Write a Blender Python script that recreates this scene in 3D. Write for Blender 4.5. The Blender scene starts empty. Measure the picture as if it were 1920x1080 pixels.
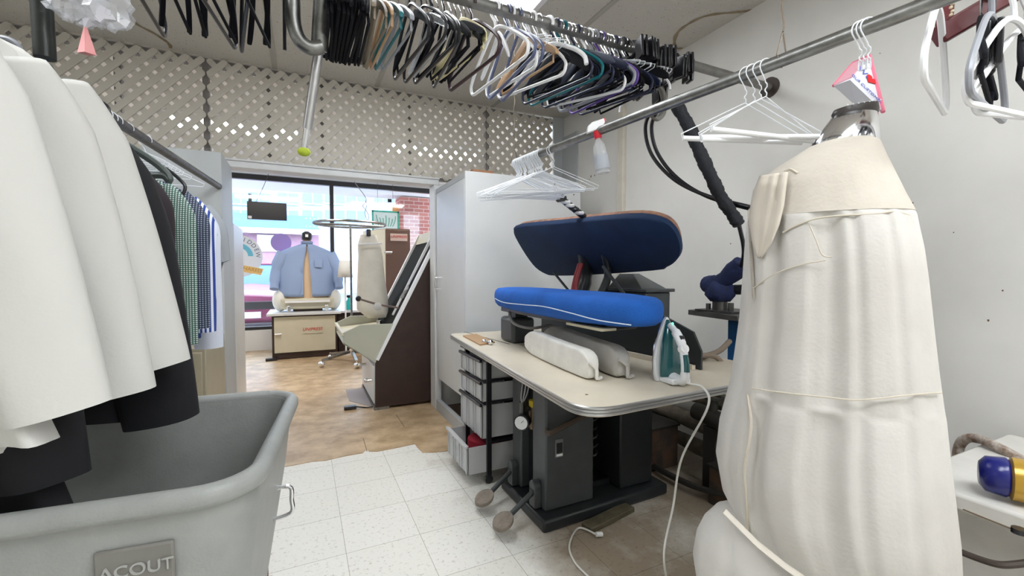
import bpy, math, random
from math import sin, cos, pi, radians, sqrt, atan2
from mathutils import Vector, Matrix
random.seed(7)
S = bpy.context.scene
COL = S.collection
# ------------------------------------------------------------------ camera, world, exposure
FPX, YAW, PITCH, CH = 820.0, radians(25.7), radians(2.1), 1.25
cd = bpy.data.cameras.new('camera'); cam = bpy.data.objects.new('camera', cd); COL.objects.link(cam)
cd.sensor_width = 36; cd.lens = 36*FPX/1920; cd.clip_start = 0.02
cam.location = (0, 0, CH); cam.rotation_euler = (pi/2-PITCH, 0, -YAW)
S.camera = cam
FW = Vector((sin(YAW)*cos(PITCH), cos(YAW)*cos(PITCH), -sin(PITCH))); RT = Vector((cos(YAW), -sin(YAW), 0)); UP = RT.cross(FW)
def at(px, py, X=None, Y=None, Z=None, D=None):
    r = FW+RT*((px-960)/FPX)+UP*((540-py)/FPX)
    t = X/r.x if X is not None else Y/r.y if Y is not None else (Z-CH)/r.z if Z is not None else D
    return Vector((0, 0, CH))+r*t
w = bpy.data.worlds.new('world'); S.world = w; w.use_nodes = True
nt = w.node_tree; bg = nt.nodes['Background']
bg.inputs[0].default_value = (0.72, 0.85, 1.0, 1); bg.inputs[1].default_value = 3.6
vs = S.view_settings; vs.view_transform = 'Standard'; vs.look = 'None'; vs.gamma = 1; vs.exposure = 1.08; vs.use_curve_mapping = False
LAMP = 8.0
# ------------------------------------------------------------------ materials
MATS = {}
def mat(name, col, rough=.5, metal=0, var=0, vs_=8, bump=0, bs=60, emit=None, strength=0, alpha=1, spec=.5, col2=None, coat=0, sheen=0):
    if name in MATS: return MATS[name]
    m = bpy.data.materials.new(name); m.use_nodes = True; N = m.node_tree.nodes; L = m.node_tree.links
    b = N['Principled BSDF']; b.inputs['Base Color'].default_value = (*col, 1); b.inputs['Roughness'].default_value = rough
    b.inputs['Metallic'].default_value = metal; b.inputs['Specular IOR Level'].default_value = spec; b.inputs['Coat Weight'].default_value = coat
    b.inputs['Sheen Weight'].default_value = sheen
    if alpha < 1: b.inputs['Alpha'].default_value = alpha
    if emit: b.inputs['Emission Color'].default_value = (*emit, 1); b.inputs['Emission Strength'].default_value = strength
    tc = N.new('ShaderNodeTexCoord')
    if var or col2:
        n = N.new('ShaderNodeTexNoise'); n.inputs['Scale'].default_value = vs_; n.inputs['Detail'].default_value = 6; n.inputs['Roughness'].default_value = .6
        L.new(tc.outputs['Object'], n.inputs['Vector'])
        r = N.new('ShaderNodeValToRGB'); c2 = col2 or tuple(max(0, c*(1-var)) for c in col)
        r.color_ramp.elements[0].position = .35; r.color_ramp.elements[1].position = .65
        r.color_ramp.elements[0].color = (*c2, 1); r.color_ramp.elements[1].color = (*col, 1)
        L.new(n.outputs['Fac'], r.inputs['Fac']); L.new(r.outputs['Color'], b.inputs['Base Color'])
    if bump:
        n = N.new('ShaderNodeTexNoise'); n.inputs['Scale'].default_value = bs; n.inputs['Detail'].default_value = 4
        L.new(tc.outputs['Object'], n.inputs['Vector'])
        bp = N.new('ShaderNodeBump'); bp.inputs['Strength'].default_value = bump; bp.inputs['Distance'].default_value = .01
        L.new(n.outputs['Fac'], bp.inputs['Height']); L.new(bp.outputs['Normal'], b.inputs['Normal'])
    MATS[name] = m; return m
def nodes_of(m):
    return m.node_tree.nodes, m.node_tree.links, m.node_tree.nodes['Principled BSDF']
def glass_mat(name, tint=(1, 1, 1), gloss=.06):
    m = bpy.data.materials.new(name); m.use_nodes = True; N = m.node_tree.nodes; L = m.node_tree.links
    N.remove(N['Principled BSDF']); o = N['Material Output']
    t = N.new('ShaderNodeBsdfTransparent'); t.inputs[0].default_value = (*tint, 1)
    g = N.new('ShaderNodeBsdfGlossy'); g.inputs['Roughness'].default_value = .05
    x = N.new('ShaderNodeMixShader'); x.inputs[0].default_value = gloss
    L.new(t.outputs[0], x.inputs[1]); L.new(g.outputs[0], x.inputs[2]); L.new(x.outputs[0], o.inputs[0]); return m
# ------------------------------------------------------------------ mesh building
class MB:
    def __init__(s): s.v = []; s.f = []
    def add(s, vs, fs, M=None):
        b = len(s.v); s.v += [(M @ Vector(v)) if M else Vector(v) for v in vs]; s.f += [tuple(i+b for i in f) for f in fs]; return s
    def box(s, x0, x1, y0, y1, z0, z1, M=None):
        return s.add([(x, y, z) for z in (z0, z1) for y in (y0, y1) for x in (x0, x1)],
                     [(0, 2, 3, 1), (4, 5, 7, 6), (0, 1, 5, 4), (2, 6, 7, 3), (0, 4, 6, 2), (1, 3, 7, 5)], M)
    def beam(s, a, b, w, h, up=(0, 0, 1)):
        a, b = Vector(a), Vector(b); d = b-a; l = d.length; d.normalize(); u = Vector(up)
        if abs(d.dot(u)) > .98: u = Vector((1, 0, 0))
        x = d.cross(u).normalized(); u = x.cross(d)
        M = Matrix.Translation(a) @ Matrix((x, d, u)).transposed().to_4x4()
        return s.box(-w/2, w/2, 0, l, -h/2, h/2, M)
    def loft(s, rings, cap0=True, cap1=True, closed=True):
        b = len(s.v); n = len(rings[0])
        for r in rings: s.v += [Vector(p) for p in r]
        for i in range(len(rings)-1):
            for j in range(n if closed else n-1):
                k = (j+1) % n; s.f.append((b+i*n+j, b+i*n+k, b+(i+1)*n+k, b+(i+1)*n+j))
        if cap0: s.f.append(tuple(b+j for j in reversed(range(n))))
        if cap1: s.f.append(tuple(b+(len(rings)-1)*n+j for j in range(n)))
        return s
    def tube(s, pts, r, n=8, closed=False, sq=1.0, up=(0, 0, 1)):
        pts = [Vector(p) for p in pts]; m = len(pts); rings = []; ref = Vector(up)
        for i, p in enumerate(pts):
            a = pts[(i-1) % m] if (closed or i) else p; c = pts[(i+1) % m] if (closed or i < m-1) else p
            t = (c-a)
            t = t.normalized() if t.length > 1e-9 else Vector((0, 0, 1))
            x = ref - t*ref.dot(t)
            if x.length < 1e-3: x = Vector((1, .2, 0)); x = x-t*x.dot(t)
            x.normalize(); y = t.cross(x); ref = x
            rr = r[i] if isinstance(r, (list, tuple)) else r
            rings.append([p+x*cos(2*pi*k/n)*rr*sq+y*sin(2*pi*k/n)*rr for k in range(n)])
        if closed: rings.append(rings[0]); return s.loft(rings, False, False)
        return s.loft(rings)
    def lathe(s, prof, n=20, M=None, cap=True):
        b = MB(); b.loft([[(r*cos(2*pi*k/n), r*sin(2*pi*k/n), z) for k in range(n)] for r, z in prof], cap, cap)
        return s.add(b.v, b.f, M)
    def cyl(s, a, b, r, n=16, r2=None): return s.tube([a, b], [r, r if r2 is None else r2], n)
    def prism(s, poly, d):   # poly of 3D points, extruded by vector d
        d = Vector(d); return s.loft([[Vector(p) for p in poly], [Vector(p)+d for p in poly]])
    def ball(s, c, r, n=14, sx=1, sy=1, sz=1):
        c = Vector(c); m = n//2
        return s.loft([[c+Vector((r*sx*sin(pi*i/m)*cos(2*pi*k/n), r*sy*sin(pi*i/m)*sin(2*pi*k/n), -r*sz*cos(pi*i/m))) for k in range(n)]
                       for i in [.04]+list(range(1, m))+[m-.04]])
def smooth_pts(pts, k=6, closed=False):
    P = [Vector(p) for p in pts]; out = []; n = len(P)
    for i in range(n if closed else n-1):
        p0 = P[(i-1) % n] if (closed or i) else P[0]; p1 = P[i]; p2 = P[(i+1) % n]
        p3 = P[(i+2) % n] if (closed or i+2 < n) else P[-1]
        for j in range(k):
            t = j/k
            out.append(.5*((2*p1)+(p2-p0)*t+(2*p0-5*p1+4*p2-p3)*t*t+(3*p1-p0-3*p2+p3)*t**3))
    if not closed: out.append(P[-1])
    return out
def obj(name, mb, m, parent=None, bevel=0, ang=40, label=None, sub=0, seg=2, solid=0):
    me = bpy.data.meshes.new(name); me.from_pydata([tuple(v) for v in mb.v], [], mb.f); me.validate()
    me.materials.append(m)
    import bmesh
    bm = bmesh.new(); bm.from_mesh(me); bmesh.ops.recalc_face_normals(bm, faces=bm.faces); bm.to_mesh(me); bm.free()
    me.shade_smooth(); me.set_sharp_from_angle(angle=radians(ang))
    o = bpy.data.objects.new(name, me); COL.objects.link(o)
    if solid: md = o.modifiers.new('solid', 'SOLIDIFY'); md.thickness = solid; md.offset = 0
    if bevel: md = o.modifiers.new('bevel', 'BEVEL'); md.width = bevel; md.segments = seg; md.limit_method = 'ANGLE'
    if sub: md = o.modifiers.new('sub', 'SUBSURF'); md.levels = sub; md.render_levels = sub
    if parent:
        o.parent = parent
        if parent.type == 'EMPTY': o.location = -parent.location
    if label: o['label'] = label
    return o
def thing(name, label, cat, loc=(0, 0, 0), group=None):
    o = bpy.data.objects.new(name, None); COL.objects.link(o); o.location = loc; o.empty_display_size = .05
    o['label'] = label; o['category'] = cat
    if group: o['group'] = group
    return o
def tag(o, label, cat, group=None):
    o['label'] = label; o['category'] = cat
    if group: o['group'] = group
    return o
def struct(name, mb, m, **k):
    o = obj(name, mb, m, **k); o['kind'] = 'structure'; return o
def dup(root, label=None, group=None):
    r = root.copy(); COL.objects.link(r)
    if label: r['label'] = label
    if group: r['group'] = group
    for c in list(root.children):
        d = c.copy(); COL.objects.link(d); d.parent = r
        for g in list(c.children):
            e = g.copy(); COL.objects.link(e); e.parent = d
    return r
def text(name, s, size, m, parent, M, ext=.001, align='CENTER', label=None):
    cu = bpy.data.curves.new(name, 'FONT'); cu.body = s; cu.size = size; cu.extrude = ext; cu.align_x = align; cu.align_y = 'CENTER'
    t = bpy.data.objects.new('tmp', cu); COL.objects.link(t); bpy.context.view_layer.update()
    me = bpy.data.meshes.new_from_object(t.evaluated_get(bpy.context.evaluated_depsgraph_get()))
    bpy.data.objects.remove(t); me.transform(M); me.materials.clear(); me.materials.append(m)
    o = bpy.data.objects.new(name, me); COL.objects.link(o)
    if parent:
        o.parent = parent
        if parent.type == 'EMPTY': o.location = -parent.location
    if label: o['label'] = label
    return o
def rrect(x0, x1, y0, y1, r, k=5):
    out = []
    for cx, cy, a in ((x1-r, y1-r, 0), (x0+r, y1-r, pi/2), (x0+r, y0+r, pi), (x1-r, y0+r, 3*pi/2)):
        out += [(cx+r*cos(a+pi/2*i/k), cy+r*sin(a+pi/2*i/k)) for i in range(k+1)]
    return out
def facing(origin, xdir, zdir=(0, 0, 1)):   # text frame: x along xdir, y along zdir
    x = Vector(xdir).normalized(); y = Vector(zdir); y = (y-x*y.dot(x)).normalized(); z = x.cross(y)
    return Matrix.Translation(Vector(origin)) @ Matrix((x, y, z)).transposed().to_4x4()
# ------------------------------------------------------------------ common materials
BLACK = mat('black_plastic', (.012, .012, .015), .28)
BLACKM = mat('black_velvet', (.006, .006, .009), .8, spec=.2)
CHROME = mat('chrome', (.8, .8, .82), .12, 1)
STEEL = mat('galvanised_steel', (.33, .33, .32), .38, 1, var=.35, vs_=30)
DSTEEL = mat('dark_steel_pipe', (.16, .155, .15), .42, .9, var=.4, vs_=25)
WHITEP = mat('white_plastic', (.85, .85, .86), .35)
WIREW = mat('white_coated_wire', (.82, .84, .88), .35)
LAM = mat('white_laminate', (.66, .67, .675), .35, var=.05, vs_=3)
FRAMEW = mat('white_painted_wood', (.74, .75, .76), .45, var=.08, vs_=9)
# ------------------------------------------------------------------ room
H = 2.82; XR = 2.45; YL = 3.89; XL = -2.3; YB = -1.6; YF = 8.02
# wall paint: warm white above, scuffed
wm = mat('wall_paint', (.80, .785, .75), .55, var=.09, vs_=1.6, bump=.06, bs=25)
wfm = mat('front_wall_paint', (.82, .82, .81), .6)
cm = mat('ceiling_board', (.40, .375, .335), .9, bump=.55, bs=90)
N_, L_, B_ = nodes_of(cm)
tc = N_.new('ShaderNodeTexCoord'); vo = N_.new('ShaderNodeTexVoronoi'); vo.inputs['Scale'].default_value = 70; vo.inputs['Randomness'].default_value = 1
L_.new(tc.outputs['Object'], vo.inputs['Vector'])
no = N_.new('ShaderNodeTexNoise'); no.inputs['Scale'].default_value = 40; L_.new(tc.outputs['Object'], no.inputs['Vector'])
ml = N_.new('ShaderNodeMath'); ml.operation = 'ADD'; L_.new(vo.outputs['Distance'], ml.inputs[0]); L_.new(no.outputs['Fac'], ml.inputs[1])
rp = N_.new('ShaderNodeValToRGB'); rp.color_ramp.elements[0].position = .50; rp.color_ramp.elements[0].color = (.20, .18, .16, 1)
rp.color_ramp.elements[1].position = .62; rp.color_ramp.elements[1].color = (.60, .57, .52, 1); L_.new(ml.outputs[0], rp.inputs['Fac']); L_.new(rp.outputs['Color'], B_.inputs['Base Color'])
# floor tiles (vinyl squares 0.33 m, joints)
fm = mat('floor_tile', (.7, .69, .64), .42)
N_, L_, B_ = nodes_of(fm)
tc = N_.new('ShaderNodeTexCoord'); mp = N_.new('ShaderNodeMapping'); L_.new(tc.outputs['Object'], mp.inputs['Vector'])
mp.inputs['Location'].default_value = (-.16, -.05, 0)
bt = N_.new('ShaderNodeTexBrick'); bt.offset = 0; bt.inputs['Scale'].default_value = 1; bt.inputs['Brick Width'].default_value = .33; bt.inputs['Row Height'].default_value = .33
bt.inputs['Mortar Size'].default_value = .0013; bt.inputs['Mortar Smooth'].default_value = .4
bt.inputs['Color1'].default_value = (.76, .745, .69, 1); bt.inputs['Color2'].default_value = (.80, .785, .74, 1); bt.inputs['Mortar'].default_value = (.3, .28, .24, 1)
L_.new(mp.outputs['Vector'], bt.inputs['Vector'])
n1 = N_.new('ShaderNodeTexNoise'); n1.inputs['Scale'].default_value = 55; n1.inputs['Detail'].default_value = 5; n1.inputs['Roughness'].default_value = .7; L_.new(tc.outputs['Object'], n1.inputs['Vector'])
r1 = N_.new('ShaderNodeValToRGB'); r1.color_ramp.elements[0].position = .30; r1.color_ramp.elements[0].color = (.42, .38, .32, 1); r1.color_ramp.elements[1].position = .44; r1.color_ramp.elements[1].color = (1, 1, 1, 1)
L_.new(n1.outputs['Fac'], r1.inputs['Fac'])
mx = N_.new('ShaderNodeMix'); mx.data_type = 'RGBA'; mx.blend_type = 'MULTIPLY'; mx.inputs[0].default_value = .75
L_.new(bt.outputs['Color'], mx.inputs[6]); L_.new(r1.outputs['Color'], mx.inputs[7])
n2 = N_.new('ShaderNodeTexNoise'); n2.inputs['Scale'].default_value = 2.2; n2.inputs['Detail'].default_value = 8; n2.inputs['Roughness'].default_value = .65; L_.new(tc.outputs['Object'], n2.inputs['Vector'])
sx = N_.new('ShaderNodeSeparateXYZ'); L_.new(tc.outputs['Object'], sx.inputs[0])
mr = N_.new('ShaderNodeMapRange'); mr.inputs[1].default_value = .55; mr.inputs[2].default_value = 1.25; mr.inputs[3].default_value = .34; mr.inputs[4].default_value = -.20; L_.new(sx.outputs['X'], mr.inputs[0])
ad = N_.new('ShaderNodeMath'); L_.new(n2.outputs['Fac'], ad.inputs[0]); L_.new(mr.outputs[0], ad.inputs[1])
r2 = N_.new('ShaderNodeValToRGB'); r2.color_ramp.elements[0].position = .28; r2.color_ramp.elements[0].color = (.30, .22, .14, 1); r2.color_ramp.elements[1].position = .62; r2.color_ramp.elements[1].color = (1, 1, 1, 1)
L_.new(ad.outputs[0], r2.inputs['Fac'])
mx2 = N_.new('ShaderNodeMix'); mx2.data_type = 'RGBA'; mx2.blend_type = 'MULTIPLY'; mx2.inputs[0].default_value = .85
L_.new(mx.outputs[2], mx2.inputs[6]); L_.new(r2.outputs['Color'], mx2.inputs[7]); L_.new(mx2.outputs[2], B_.inputs['Base Color'])
struct('floor', MB().box(XL-.1, 3.0, YB-.1, YF, -.1, 0), fm)
# brown sheet vinyl of the front room with a ragged cut edge
vm = mat('sheet_vinyl', (.62, .46, .29), .38, col2=(.38, .255, .14), vs_=6)
N_, L_, B_ = nodes_of(vm)
edge = [at(420, 892, Z=0), at(550, 873, Z=0), at(585, 866, Z=0), at(610, 864, Z=0), at(650, 855, Z=0), at(680, 850, Z=0), at(688, 842, Z=0), at(692, 847, Z=0), at(708, 847, Z=0), at(740, 841, Z=0),
        at(778, 833, Z=0), at(783, 840, Z=0), at(792, 849, Z=0), at(812, 849, Z=0), at(840, 846, Z=0), at(866, 841, Z=0), at(940, 832, Z=0)]
poly = [Vector((XL, edge[0].y, 0))]+edge+[Vector((1.12, edge[-1].y, 0)), Vector((1.12, 3.95, 0)), Vector((2.95, 3.95, 0)), Vector((2.95, YF-.02, 0)), Vector((XL, YF-.02, 0))]
struct('floor_covering', MB().prism(poly, (0, 0, .004)), vm, ang=20)
sm = mat('vinyl_seam', (.25, .17, .1), .6)
for i, pp in enumerate(([(681, 822), (688, 846)], [(743, 778), (758, 800)], [(600, 722), (643, 715)])):
    a, b = at(*pp[0], Z=.004), at(*pp[1], Z=.004)
    struct('trim_%d' % (i+20), MB().beam(a, b, .005, .002), sm)
struct('ceiling', MB().box(XL-.1, XR+.1, YB-.1, YL, H, H+.1), cm)
struct('ceiling_front', MB().box(XL-.1, 3.05, YL, YF+.1, H, H+.1), mat('front_ceiling', (.8, .78, .74), .8))
# ceiling seams: flat battens between boards
bat = mat('ceiling_batten', (.42, .40, .36), .8)
for i, X in enumerate((-1.38, -.16, .60, 1.66)):
    struct('trim_%d' % (i+1), MB().box(X-.018, X+.018, 1.9 if X > 1.5 else YB, YL, H-.004, H), bat)
# water stained ring on the ceiling: brown edge of an old leak
stm = mat('leak_stain', (.35, .27, .17), .9, var=.3, vs_=20)
def ring(pts, w_, z):
    P = smooth_pts(pts, 6); m = MB(); vs_ = []
    for i, p in enumerate(P):
        t = (P[min(i+1, len(P)-1)]-P[max(i-1, 0)]).normalized(); n = Vector((-t.y, t.x, 0))
        ww = w_*(.6+.5*abs(sin(i*.7)))
        vs_ += [p-n*ww, p+n*ww]
    m.add([(v.x, v.y, z) for v in vs_]+[(v.x, v.y, z+.002) for v in vs_], [(2*i, 2*i+1, 2*i+3, 2*i+2) for i in range(len(P)-1)]); return m
struct('trim_5', ring([at(1500, 0, Z=H), at(1400, 20, Z=H), at(1330, 28, Z=H), at(1290, 45, Z=H), at(1268, 65, Z=H), at(1266, 88, Z=H), at(1280, 90, Z=H)], .012, H-.002), stm)
struct('trim_6', ring([at(225, 0, Z=H), at(250, 40, Z=H), at(285, 60, Z=H), at(315, 80, Z=H), at(320, 90, Z=H)], .012, H-.002), stm)
struct('wall_right', MB().box(XR, XR+.1, YB, YL, 0, H), wm)
struct('wall_left', MB().box(XL-.1, XL, YB, YF, 0, H), wm)
struct('wall_back', MB().box(XL, XR+.1, YB-.1, YB, 0, H), wm)
# lattice wall: lower wall each side of the opening
OL, OR, OT = -.50, 1.09, 2.03
struct('wall_front', MB().box(XL, OL-.03, YL, YL+.1, 0, 2.05).box(OR+.04, XR, YL, YL+.1, 0, 2.05), wm)
struct('trim_7', MB().box(OL-.04, OR+.04, YL-.03, YL+.12, OT, OT+.055), FRAMEW, bevel=.006)
struct('trim_8', MB().box(OL-.05, OL, YL-.03, YL+.12, 0, OT), FRAMEW, bevel=.006)
struct('trim_9', MB().box(OR-.01, OR+.05, YL-.04, YL+.12, 0, OT), FRAMEW, bevel=.006)
struct('trim_10', MB().box(OL-.04, OR+.04, YL-.045, YL-.03, OT+.05, OT+.062), FRAMEW)
# studs behind the lattice
stud = mat('grey_studs', (.23, .22, .21), .7)
mm = MB()
for px in (12, 226, 389, 504, 602, 768, 912): 
    x = at(px, 250, Y=YL+.06).x; mm.box(x-.02, x+.02, YL+.035, YL+.09, 2.09, H)
mm.box(XL, XR, YL+.04, YL+.09, H-.05, H-.001).box(XL, XR, YL+.035, YL+.09, 2.085, 2.11)
struct('trim_11', mm, stud)
# lattice panels
latm = mat('lattice_plastic', (.60, .56, .49), .55)
def lattice(name, x0, x1, z0, z1, y):
    # slats run from edge node to edge node of a diamond grid, so the outline is scalloped
    m = MB(); h = .047; hw = .0205; A = round((x1-x0)/h); A -= A % 2; hx = (x1-x0-.03)/A; B = round((z1-z0)/h); B -= B % 2; hz = (z1-z0-.03)/B
    X0 = x0+.015; Z0 = z0+.015
    def node(i, k): return 0 <= i <= A and 0 <= k <= B
    for d, s in ((0, 1), (1, -1)):
        for i in range(-1, A+2):
            for k in range(-1, B+2):
                if (i+k) % 2 or not node(i, k) or node(i-1, k-s): continue
                n = 0
                while node(i+n+1, k+s*(n+1)): n += 1
                if n == 0: continue
                yy = y+(.010 if d else 0)
                p = Vector((X0+i*hx, yy, Z0+k*hz)); q = Vector((X0+(i+n)*hx, yy, Z0+(k+s*n)*hz)); t = (q-p).normalized(); u = Vector((-t.z, 0, t.x))
                e = .013
                P = [p-t*e-u*hw*.6, p-u*hw-t*.002, q-u*hw+t*.002, q+t*e-u*hw*.6, q+t*e+u*hw*.6, q+u*hw+t*.002, p+u*hw-t*.002, p-t*e+u*hw*.6]
                m.prism(P, (0, .011, 0))
    return struct(name, m, latm, ang=30)
xs = [-2.29, at(389, 250, Y=YL).x, at(912, 250, Y=YL).x, 2.33]
# outlines of the three boards are trimmed in small steps so the edge reads as a scallop
for i in range(3): lattice('trim_%d' % (12+i), xs[i]+.008, xs[i+1]-.008, 2.085, H-.012, YL-.012)
# grey end panel beside lattice, added grey strip for right wall's shade, boxed pipe
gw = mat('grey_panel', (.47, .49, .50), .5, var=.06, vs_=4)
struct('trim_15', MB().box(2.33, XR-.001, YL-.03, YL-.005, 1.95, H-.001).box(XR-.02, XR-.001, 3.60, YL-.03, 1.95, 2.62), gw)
struct('trim_16', MB().box(XR-.035, XR, 2.90, 2.975, 0, 2.62), mat('boxed_pipe_paint', (.72, .67, .58), .6, var=.1), bevel=.006)
# small rawl holes and scuffs in the right wall
hm = mat('wall_chip', (.16, .11, .07), .9)
mm = MB()
for px, py, r in ((1108, 331, .012), (1115, 329, .009), (1711, 381, .005), (1702, 546, .004), (1853, 601, .005), (1880, 545, .004), (1788, 436, .003), (1650, 100, .003), (1370, 457, .005), (1158, 318, .005), (1105, 336, .006)):
    p = at(px, py, X=XR-.001); mm.add([(XR-.001, p.y+r*cos(a)*(.7+.3*sin(3*a)), p.z+r*sin(a)) for a in [k*pi/4 for k in range(8)]], [tuple(range(8))])
struct('trim_17', mm, hm)
# ceiling lights
EM = mat('lamp_diffuser', (.9, .9, .9), .5, emit=(.93, .97, 1.0), strength=LAMP)
def light(x, y, lx, ly, label, m=EM):
    t = thing('ceiling_light', label, 'light', (x, y, H)); z = H
    f = MB()
    for a, b, c, d in ((-lx, lx, -ly, -ly+.035), (-lx, lx, ly-.035, ly), (-lx, -lx+.035, -ly+.035, ly-.035), (lx-.035, lx, -ly+.035, ly-.035)):
        f.box(x+a, x+b, y+c, y+d, z-.035, z-.001)
    obj('frame', f, WHITEP, t, bevel=.003)
    obj('diffuser', MB().box(x-lx+.034, x+lx-.034, y-ly+.034, y+ly-.034, z-.025, z-.012), m, t)
    return t
light(.66, 2.13, .62, .30, 'flat fluorescent ceiling light above the crowded black hanger rail')
for x, y, n in ((.7, -.3, 'above the padded form in the foreground'), (-1.35, 1.3, 'above the rail of white jackets'), (1.62, -1.0, 'near the white wall'), ):  # extra fixtures out of view, added to brighten the back room
    light(x, y, .62, .30, 'added unseen fluorescent ceiling light ' + n)
EM2 = mat('front_lamp_diffuser', (.9, .9, .9), .5, emit=(1, .96, .9), strength=LAMP*1.1)
light(-.6, 5.6, .62, .30, 'fluorescent light over the front room shirt machine', EM2)
light(1.6, 5.6, .62, .30, 'fluorescent light over the front room brown press', EM2)
# ------------------------------------------------------------------ front room shell and street
struct('wall_front_right', MB().box(2.95, 3.05, YL+.1, YF, 0, H), wfm)
struct('wall_street', MB().box(XL, 2.95, YF-.06, YF+.06, 0, .33), wfm)
bf = mat('black_window_frame', (.02, .02, .022), .35)
mm = MB().box(XL, 2.95, YF-.04, YF+.04, .33, .38).box(XL, 2.95, YF-.04, YF+.04, 2.70, 2.78)
xm = at(622, 400, Y=YF).x
for x in (xm, -1.6, 2.7): mm.box(x-.03, x+.03, YF-.04, YF+.04, .38, 2.70)
win = struct('window_1', mm, bf)
obj('window_glass', MB().box(XL, 2.95, YF-.003, YF+.003, .38, 2.70), glass_mat('window_glass', (.97, .99, 1), .05), win)
struct('ground_sidewalk', MB().box(-14, 16, YF+.06, 9.6, -.15, 0), mat('concrete', (.5, .5, .5), .9, var=.15))
struct('ground_street', MB().box(-40, 60, 9.6, 60, -.2, -.12), mat('asphalt', (.28, .28, .3), .9, var=.2))
# door panel standing open behind the left jamb
d1 = struct('door_1', MB().box(-.498, -.470, YL+.13, 4.62, .01, 1.63), LAM, bevel=.004)
# storefront brick pier and soffit
brk = mat('red_brick', (.42, .12, .09), .8)
N_, L_, B_ = nodes_of(brk)
tc = N_.new('ShaderNodeTexCoord'); mp = N_.new('ShaderNodeMapping'); mp.inputs['Rotation'].default_value = (pi/2, 0, 0); L_.new(tc.outputs['Object'], mp.inputs['Vector'])
bt = N_.new('ShaderNodeTexBrick'); bt.inputs['Scale'].default_value = 1; bt.inputs['Brick Width'].default_value = .2; bt.inputs['Row Height'].default_value = .075; bt.inputs['Mortar Size'].default_value = .006
bt.inputs['Color1'].default_value = (.36, .09, .075, 1); bt.inputs['Color2'].default_value = (.48, .16, .12, 1); bt.inputs['Mortar'].default_value = (.6, .45, .4, 1)
L_.new(mp.outputs[0], bt.inputs['Vector']); L_.new(bt.outputs['Color'], B_.inputs['Base Color'])
bp = thing('brick_pier', 'red brick pier with orange edge outside the shop window', 'pillar', (2.1, 9, 0))
obj('brickwork', MB().box(1.82, 2.9, 9.0, 9.5, 0, 2.78), brk, bp)
obj('orange_trim', MB().box(1.70, 1.82, 9.1, 9.3, 0, 2.62), mat('orange_panel', (.9, .35, .05), .5), bp)
struct('trim_18', MB().box(XL, 4, YF+.1, 9.55, 2.80, 2.9), mat('soffit', (.8, .8, .8), .7))
# ------------------------------------------------------------------ the street
wb = mat('pale_facade', (.50, .60, .74), .8); blu = mat('blue_window', (.18, .36, .62), .3); wht = mat('white_facade_panel', (.85, .85, .85), .7)
t = thing('apartment_building', 'pale apartment block with blue windows across the street', 'building', (0, 30, 0))
obj('wall', MB().box(-16, 17, 30, 36, -.12, 9.2), wb, t)
for px in (452, 486, 540, 586, 628, 668, 718, 742):
    for y0 in (372, 404):
        p = at(px, y0, Y=29.95); q = MB().box(p.x-.55, p.x+.55, 29.85, 29.99, p.z-.35, p.z+.3)
        wn = obj('window', q, blu, t); obj('frame', MB().box(p.x-.03, p.x+.03, 29.8, 29.86, p.z-.35, p.z+.3).box(p.x-.6, p.x+.6, 29.8, 29.86, p.z-.4, p.z-.34), wht, wn)
obj('parapet', MB().box(-16, 17, 29.7, 30, 8.6, 9.2), wht, t)
t = thing('shop_building', 'low pinkish brick shop with a blue sloping roof across the street', 'building', (-3, 22, 0))
pk = mat('pink_brick', (.42, .24, .32), .8, var=.2, vs_=5)
obj('wall', MB().box(-12, at(598, 450, Y=22).x, 22, 26, -.12, 3.1), pk, t)
obj('roof', MB().prism([(-12, 21.4, 3.1), (-12, 26, 3.1), (-12, 26, 4.1), (-12, 24.8, 4.1)], (12+at(598, 450, Y=22).x, 0, 0)), mat('blue_roof', (.07, .16, .38), .9), t)
obj('fascia', MB().box(-12, at(598, 450, Y=22).x, 21.35, 21.45, 2.9, 3.12), wht, t)
a = at(482, 440, Y=21.95); b = at(520, 472, Y=21.95)
wn = obj('window', MB().box(a.x, b.x, 21.88, 21.99, b.z, a.z), wht, t)
obj('blind', MB().box(a.x+.15, b.x-.1, 21.85, 21.9, b.z+.12, a.z-.12), mat('mint_blind', (.55, .78, .72), .6), wn)
t = thing('utility_wires', 'thin overhead utility wires in front of the apartment block', 'wire', (0, 20, 5))
wr = mat('utility_wire', (.2, .25, .35), .6)
for y0, y1 in ((353, 378), (377, 390)):
    a, b = at(420, y0, Y=20), at(815, y1, Y=20)
    obj('wire', MB().tube([a+(b-a)*k/10-Vector((0, 0, .25*sin(pi*k/10))) for k in range(-2, 13)], .012, 5), wr, t)
for k in (-2, 12):
    a, b = at(420, 353, Y=20), at(815, 378, Y=20); q = a+(b-a)*k/10; obj('utility_pole', MB().cyl((q.x, 20, -.12), (q.x, 20, q.z+.5), .14, 12), mat('grey_pole', (.2, .18, .16), .8), t)
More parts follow.
